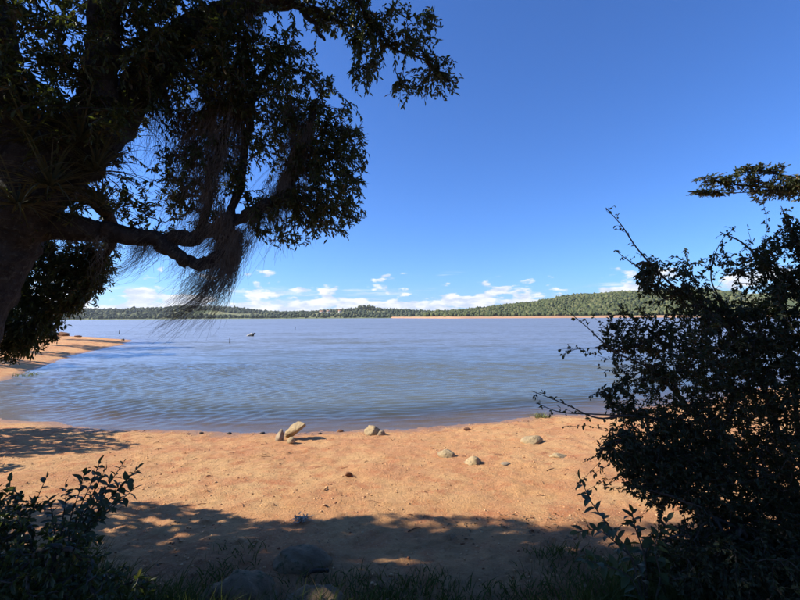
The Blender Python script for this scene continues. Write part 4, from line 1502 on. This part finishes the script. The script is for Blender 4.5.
tuft('grass_tuft', 'yellow green tuft of grass at the water edge', 'grass tuft', gp(541, 417, 9.75) + np.array([0, 0, 0.01]), 130, 0.16, 0.014, M['green_tuft'], 91, 0.10, 0.75)
tuft('dry_plant', 'pale bleached clump of dry leaves at the edge of the shade', 'dry plant', gp(302, 522, 3.80) + np.array([0, 0, 0.02]), 80, 0.065, 0.013, M['pale_plant'], 92, 0.032, 0.35, 0.6)
tuft('dry_plant', 'thin dry sprig lying on the sand at the shade edge', 'dry plant', gp(450, 526, 3.5) + np.array([0, 0, 0.01]), 26, 0.10, 0.004, M['litter'], 93, 0.03, 0.4, 0.3)
tuft('dry_plant', 'broken reed scraps at the waterline of the sand spit', 'dry plant', gp(27, 375, 17.6) + np.array([0, 0, 0.02]), 60, 0.5, 0.03, M['green_tuft'], 94, 0.25, 0.3, 0.4)

# grass in the shade, dead leaves and gravel
def grass(name, n, area, dens, L, seed, label):
    r = np.random.default_rng(seed)
    x = r.uniform(area[0], area[1], n)
    y = r.uniform(area[2], area[3], n)
    ok = dens(x, y) > r.random(n)
    x, y = x[ok], y[ok]
    z = ground_h(x, y)
    n = len(x)
    ln = L * r.uniform(0.3, 1.15, n)
    a = r.random(n) * 6.283
    lean = r.uniform(0.1, 0.75, n)
    d0 = np.stack([np.cos(a) * lean, np.sin(a) * lean, np.ones(n)], axis=-1)
    d0 = norm(d0)
    sd_ = norm(np.cross(d0, np.stack([np.cos(a + 1.2), np.sin(a + 1.2), np.zeros(n)], axis=-1)))
    wv = (0.0022 + 0.0022 * r.random(n))[:, None]
    p0 = np.stack([x, y, z - 0.01], axis=-1)
    h1 = np.stack([np.cos(a), np.sin(a), np.zeros(n)], axis=-1)
    p1 = p0 + d0 * (ln * 0.5)[:, None]
    p2 = p0 + d0 * (ln * 0.85)[:, None] + h1 * (ln * lean * 0.35)[:, None] - np.array([0, 0, 1]) * (ln * lean * 0.12)[:, None]
    V = np.stack([p0 - sd_ * wv, p0 + sd_ * wv, p1 - sd_ * wv * 0.8, p1 + sd_ * wv * 0.8, p2], axis=1).reshape(-1, 3)
    k = (np.arange(n) * 5)[:, None]
    o = link(name, mesh_from(name, V, [k + np.array([[0, 1, 3, 2]]), k + np.array([[2, 3, 4]])]), M['grass'], kind='stuff', label=label, cat='grass')


def dens_left(x, y):
    px = 400 + x / y * F
    lim = np.interp(px, [-200, 0, 90, 150, 210, 300, 420], [3.3, 3.2, 2.95, 2.62, 2.55, 2.42, 2.3])
    return np.clip((lim - y) * 3.0 + 0.5 * fbm(x * 2.5, y * 2.5, 71, 2), 0, 1)


def dens_right(x, y):
    px = 400 + x / y * F
    lim = np.interp(px, [420, 540, 600, 660, 720, 900], [2.2, 2.35, 2.75, 3.1, 3.2, 3.3])
    return np.clip((lim - y) * 3.0 + 0.5 * fbm(x * 2.5, y * 2.5, 72, 2), 0, 1)


grass('shade_grass', 30000, (-3.9, -0.1, 1.5, 3.4), dens_left, 0.30, 101, 'dark grass under the moss-hung tree and round the boulders')
grass('shade_grass', 24000, (0.1, 3.9, 1.5, 3.4), dens_right, 0.28, 102, 'dark grass at the foot of the big dark bush')
def dens_mid(x, y):
    return np.clip((2.95 - y) * 1.2 + 1.1 * fbm(x * 1.8, y * 1.8, 73, 3), 0, 0.75)


grass('bank_weeds', 32000, (-2.6, 2.6, 1.6, 3.3), dens_mid, 0.13, 104, 'short sparse weeds on the shaded bank between the tree and the bush')
r = np.random.default_rng(103)
n = 3200
x = r.uniform(-3.5, 3.2, n)
y = r.uniform(1.9, 3.9, n)
ok = fbm(x * 1.6, y * 1.6, 75, 3) + 0.55 * r.random(n) - 0.22 * (y - 2.2) > 0.22
x, y = x[ok], y[ok]
n = len(x)
z = ground_h(x, y) + 0.006
a = r.random(n) * 6.283
v, f = leaf_mesh_arrays(np.stack([x, y, z], axis=-1), np.stack([np.cos(a), np.sin(a), r.normal(0, 0.15, n)], axis=-1),
                        norm(np.array([0, 0, 1.0]) + r.normal(0, 0.25, (n, 3))), r.uniform(0.012, 0.05, n), r.uniform(0.006, 0.02, n), 0.3)
link('leaf_litter', mesh_from('leaf_litter', v, f), M['litter'], kind='stuff', label='fallen dry leaves scattered on the shaded bank', cat='leaf litter')


def gravel(name, n, area, smin, smax, mat, seed, label, clumpy=True):
    r = np.random.default_rng(seed)
    x = r.uniform(area[0], area[1], n)
    y = r.uniform(area[2], area[3], n)
    ok = signed_dist(x, y) > 0.02
    if clumpy:
        ok &= (fbm(x * 0.9, y * 0.9, seed, 3) + r.random(n) * 0.9 > 0.35)
    x, y = x[ok], y[ok]
    n = len(x)
    s = smin + (smax - smin) * r.random(n) ** 4
    z = ground_h(x, y) + s * 0.15
    bv, bf = ico(1) if False else (ICO0V, ICO0F)
    rad = r.uniform(0.7, 1.25, (n, len(bv), 1))
    sc = np.stack([s * r.uniform(0.7, 1.4, n), s * r.uniform(0.7, 1.3, n), s * r.uniform(0.4, 0.8, n)], axis=-1)
    V = bv[None] * rad * sc[:, None] + np.stack([x, y, z], axis=-1)[:, None]
    Fq = bf[None] + (np.arange(n) * len(bv))[:, None, None]
    link(name, mesh_from(name, V.reshape(-1, 3), Fq.reshape(-1, 3)), mat, kind='stuff', label=label, cat='gravel')


ICO0V, ICO0F = ICO1[0], ICO1[1]


def gravel_mat(name, c1, c2, c3):
    m, nt, out = newmat(name)
    h = NT(nt)
    r_ = h.island()
    c = h.mix(r_, c1, c2)
    c = h.mix(h.math('GREATER_THAN', h.math('FRACT', h.math('MULTIPLY', r_, 17.7)), 0.75), c, c3)
    nt.links.new(principled(h, c, 0.9, 0.2), out.inputs[0])
    return m


M['gravel'] = gravel_mat('sand_gravel', (0.44, 0.23, 0.10), (0.62, 0.38, 0.19), (0.22, 0.10, 0.05))
gravel('gravel', 21000, (-6.5, 6.5, 2.1, 10.2), 0.003, 0.0145, M['gravel'], 111, 'small reddish gravel scattered over the sand')

# scraps stranded along the water line and over the sand
r = np.random.default_rng(121)
mb = MB()
n = 5200
x = r.uniform(-7.5, 6.5, n)
y = r.uniform(3.6, 11, n)
sdv = signed_dist(x, y)
band = (np.abs(sdv - 0.22 - 0.22 * fbm(x * 0.8, y * 0, 83, 3)) < 0.07 * (0.4 + r.random(n))) & (fbm(x * 1.7, y * 1.7, 84, 2) > -0.12)
loose = (sdv > 0.5) & (r.random(n) < 0.022)
for q in np.where(band | loose)[0]:
    L = r.uniform(0.02, 0.09) if band[q] else r.uniform(0.03, 0.14)
    a = r.random() * 3.14
    e = np.array([math.cos(a) * L / 2, math.sin(a) * L / 2])
    z0 = gh(x[q] - e[0], y[q] - e[1]) + 0.004
    z1 = gh(x[q] + e[0], y[q] + e[1]) + 0.004
    rad = r.uniform(0.002, 0.006)
    tube(mb, np.array([[x[q] - e[0], y[q] - e[1], z0], [x[q] + r.normal(0, 0.006), y[q] + r.normal(0, 0.006), (z0 + z1) / 2 + 0.006], [x[q] + e[0], y[q] + e[1], z1]]), [rad, rad, rad * 0.6], 4)
link('drift_scraps', mb.mesh('drift_scraps'), M['clod'], kind='stuff', label='tiny twigs and scraps stranded along the water line and sand', cat='drift debris')

# ------------------------------------------------------------------ the air over the lake
hm, hnt, hout = newmat('lake_air')
pv = hnt.nodes.new('ShaderNodeVolumePrincipled')
pv.inputs['Color'].default_value = (0.86, 0.92, 1.0, 1)
pv.inputs['Density'].default_value = 0.00008
pv.inputs['Anisotropy'].default_value = 0.2
hnt.links.new(pv.outputs[0], hout.inputs['Volume'])
b_ = 3400.0
hv = np.array([(x_, y_, z_) for z_ in (-4.5, 130.0) for x_, y_ in ((-b_, -b_), (b_, -b_), (b_, b_), (-b_, b_))])
hz = link('haze', mesh_from('haze', hv, np.array([(0, 3, 2, 1), (4, 5, 6, 7), (0, 1, 5, 4), (1, 2, 6, 5), (2, 3, 7, 6), (3, 0, 4, 7)])), hm, kind='stuff')
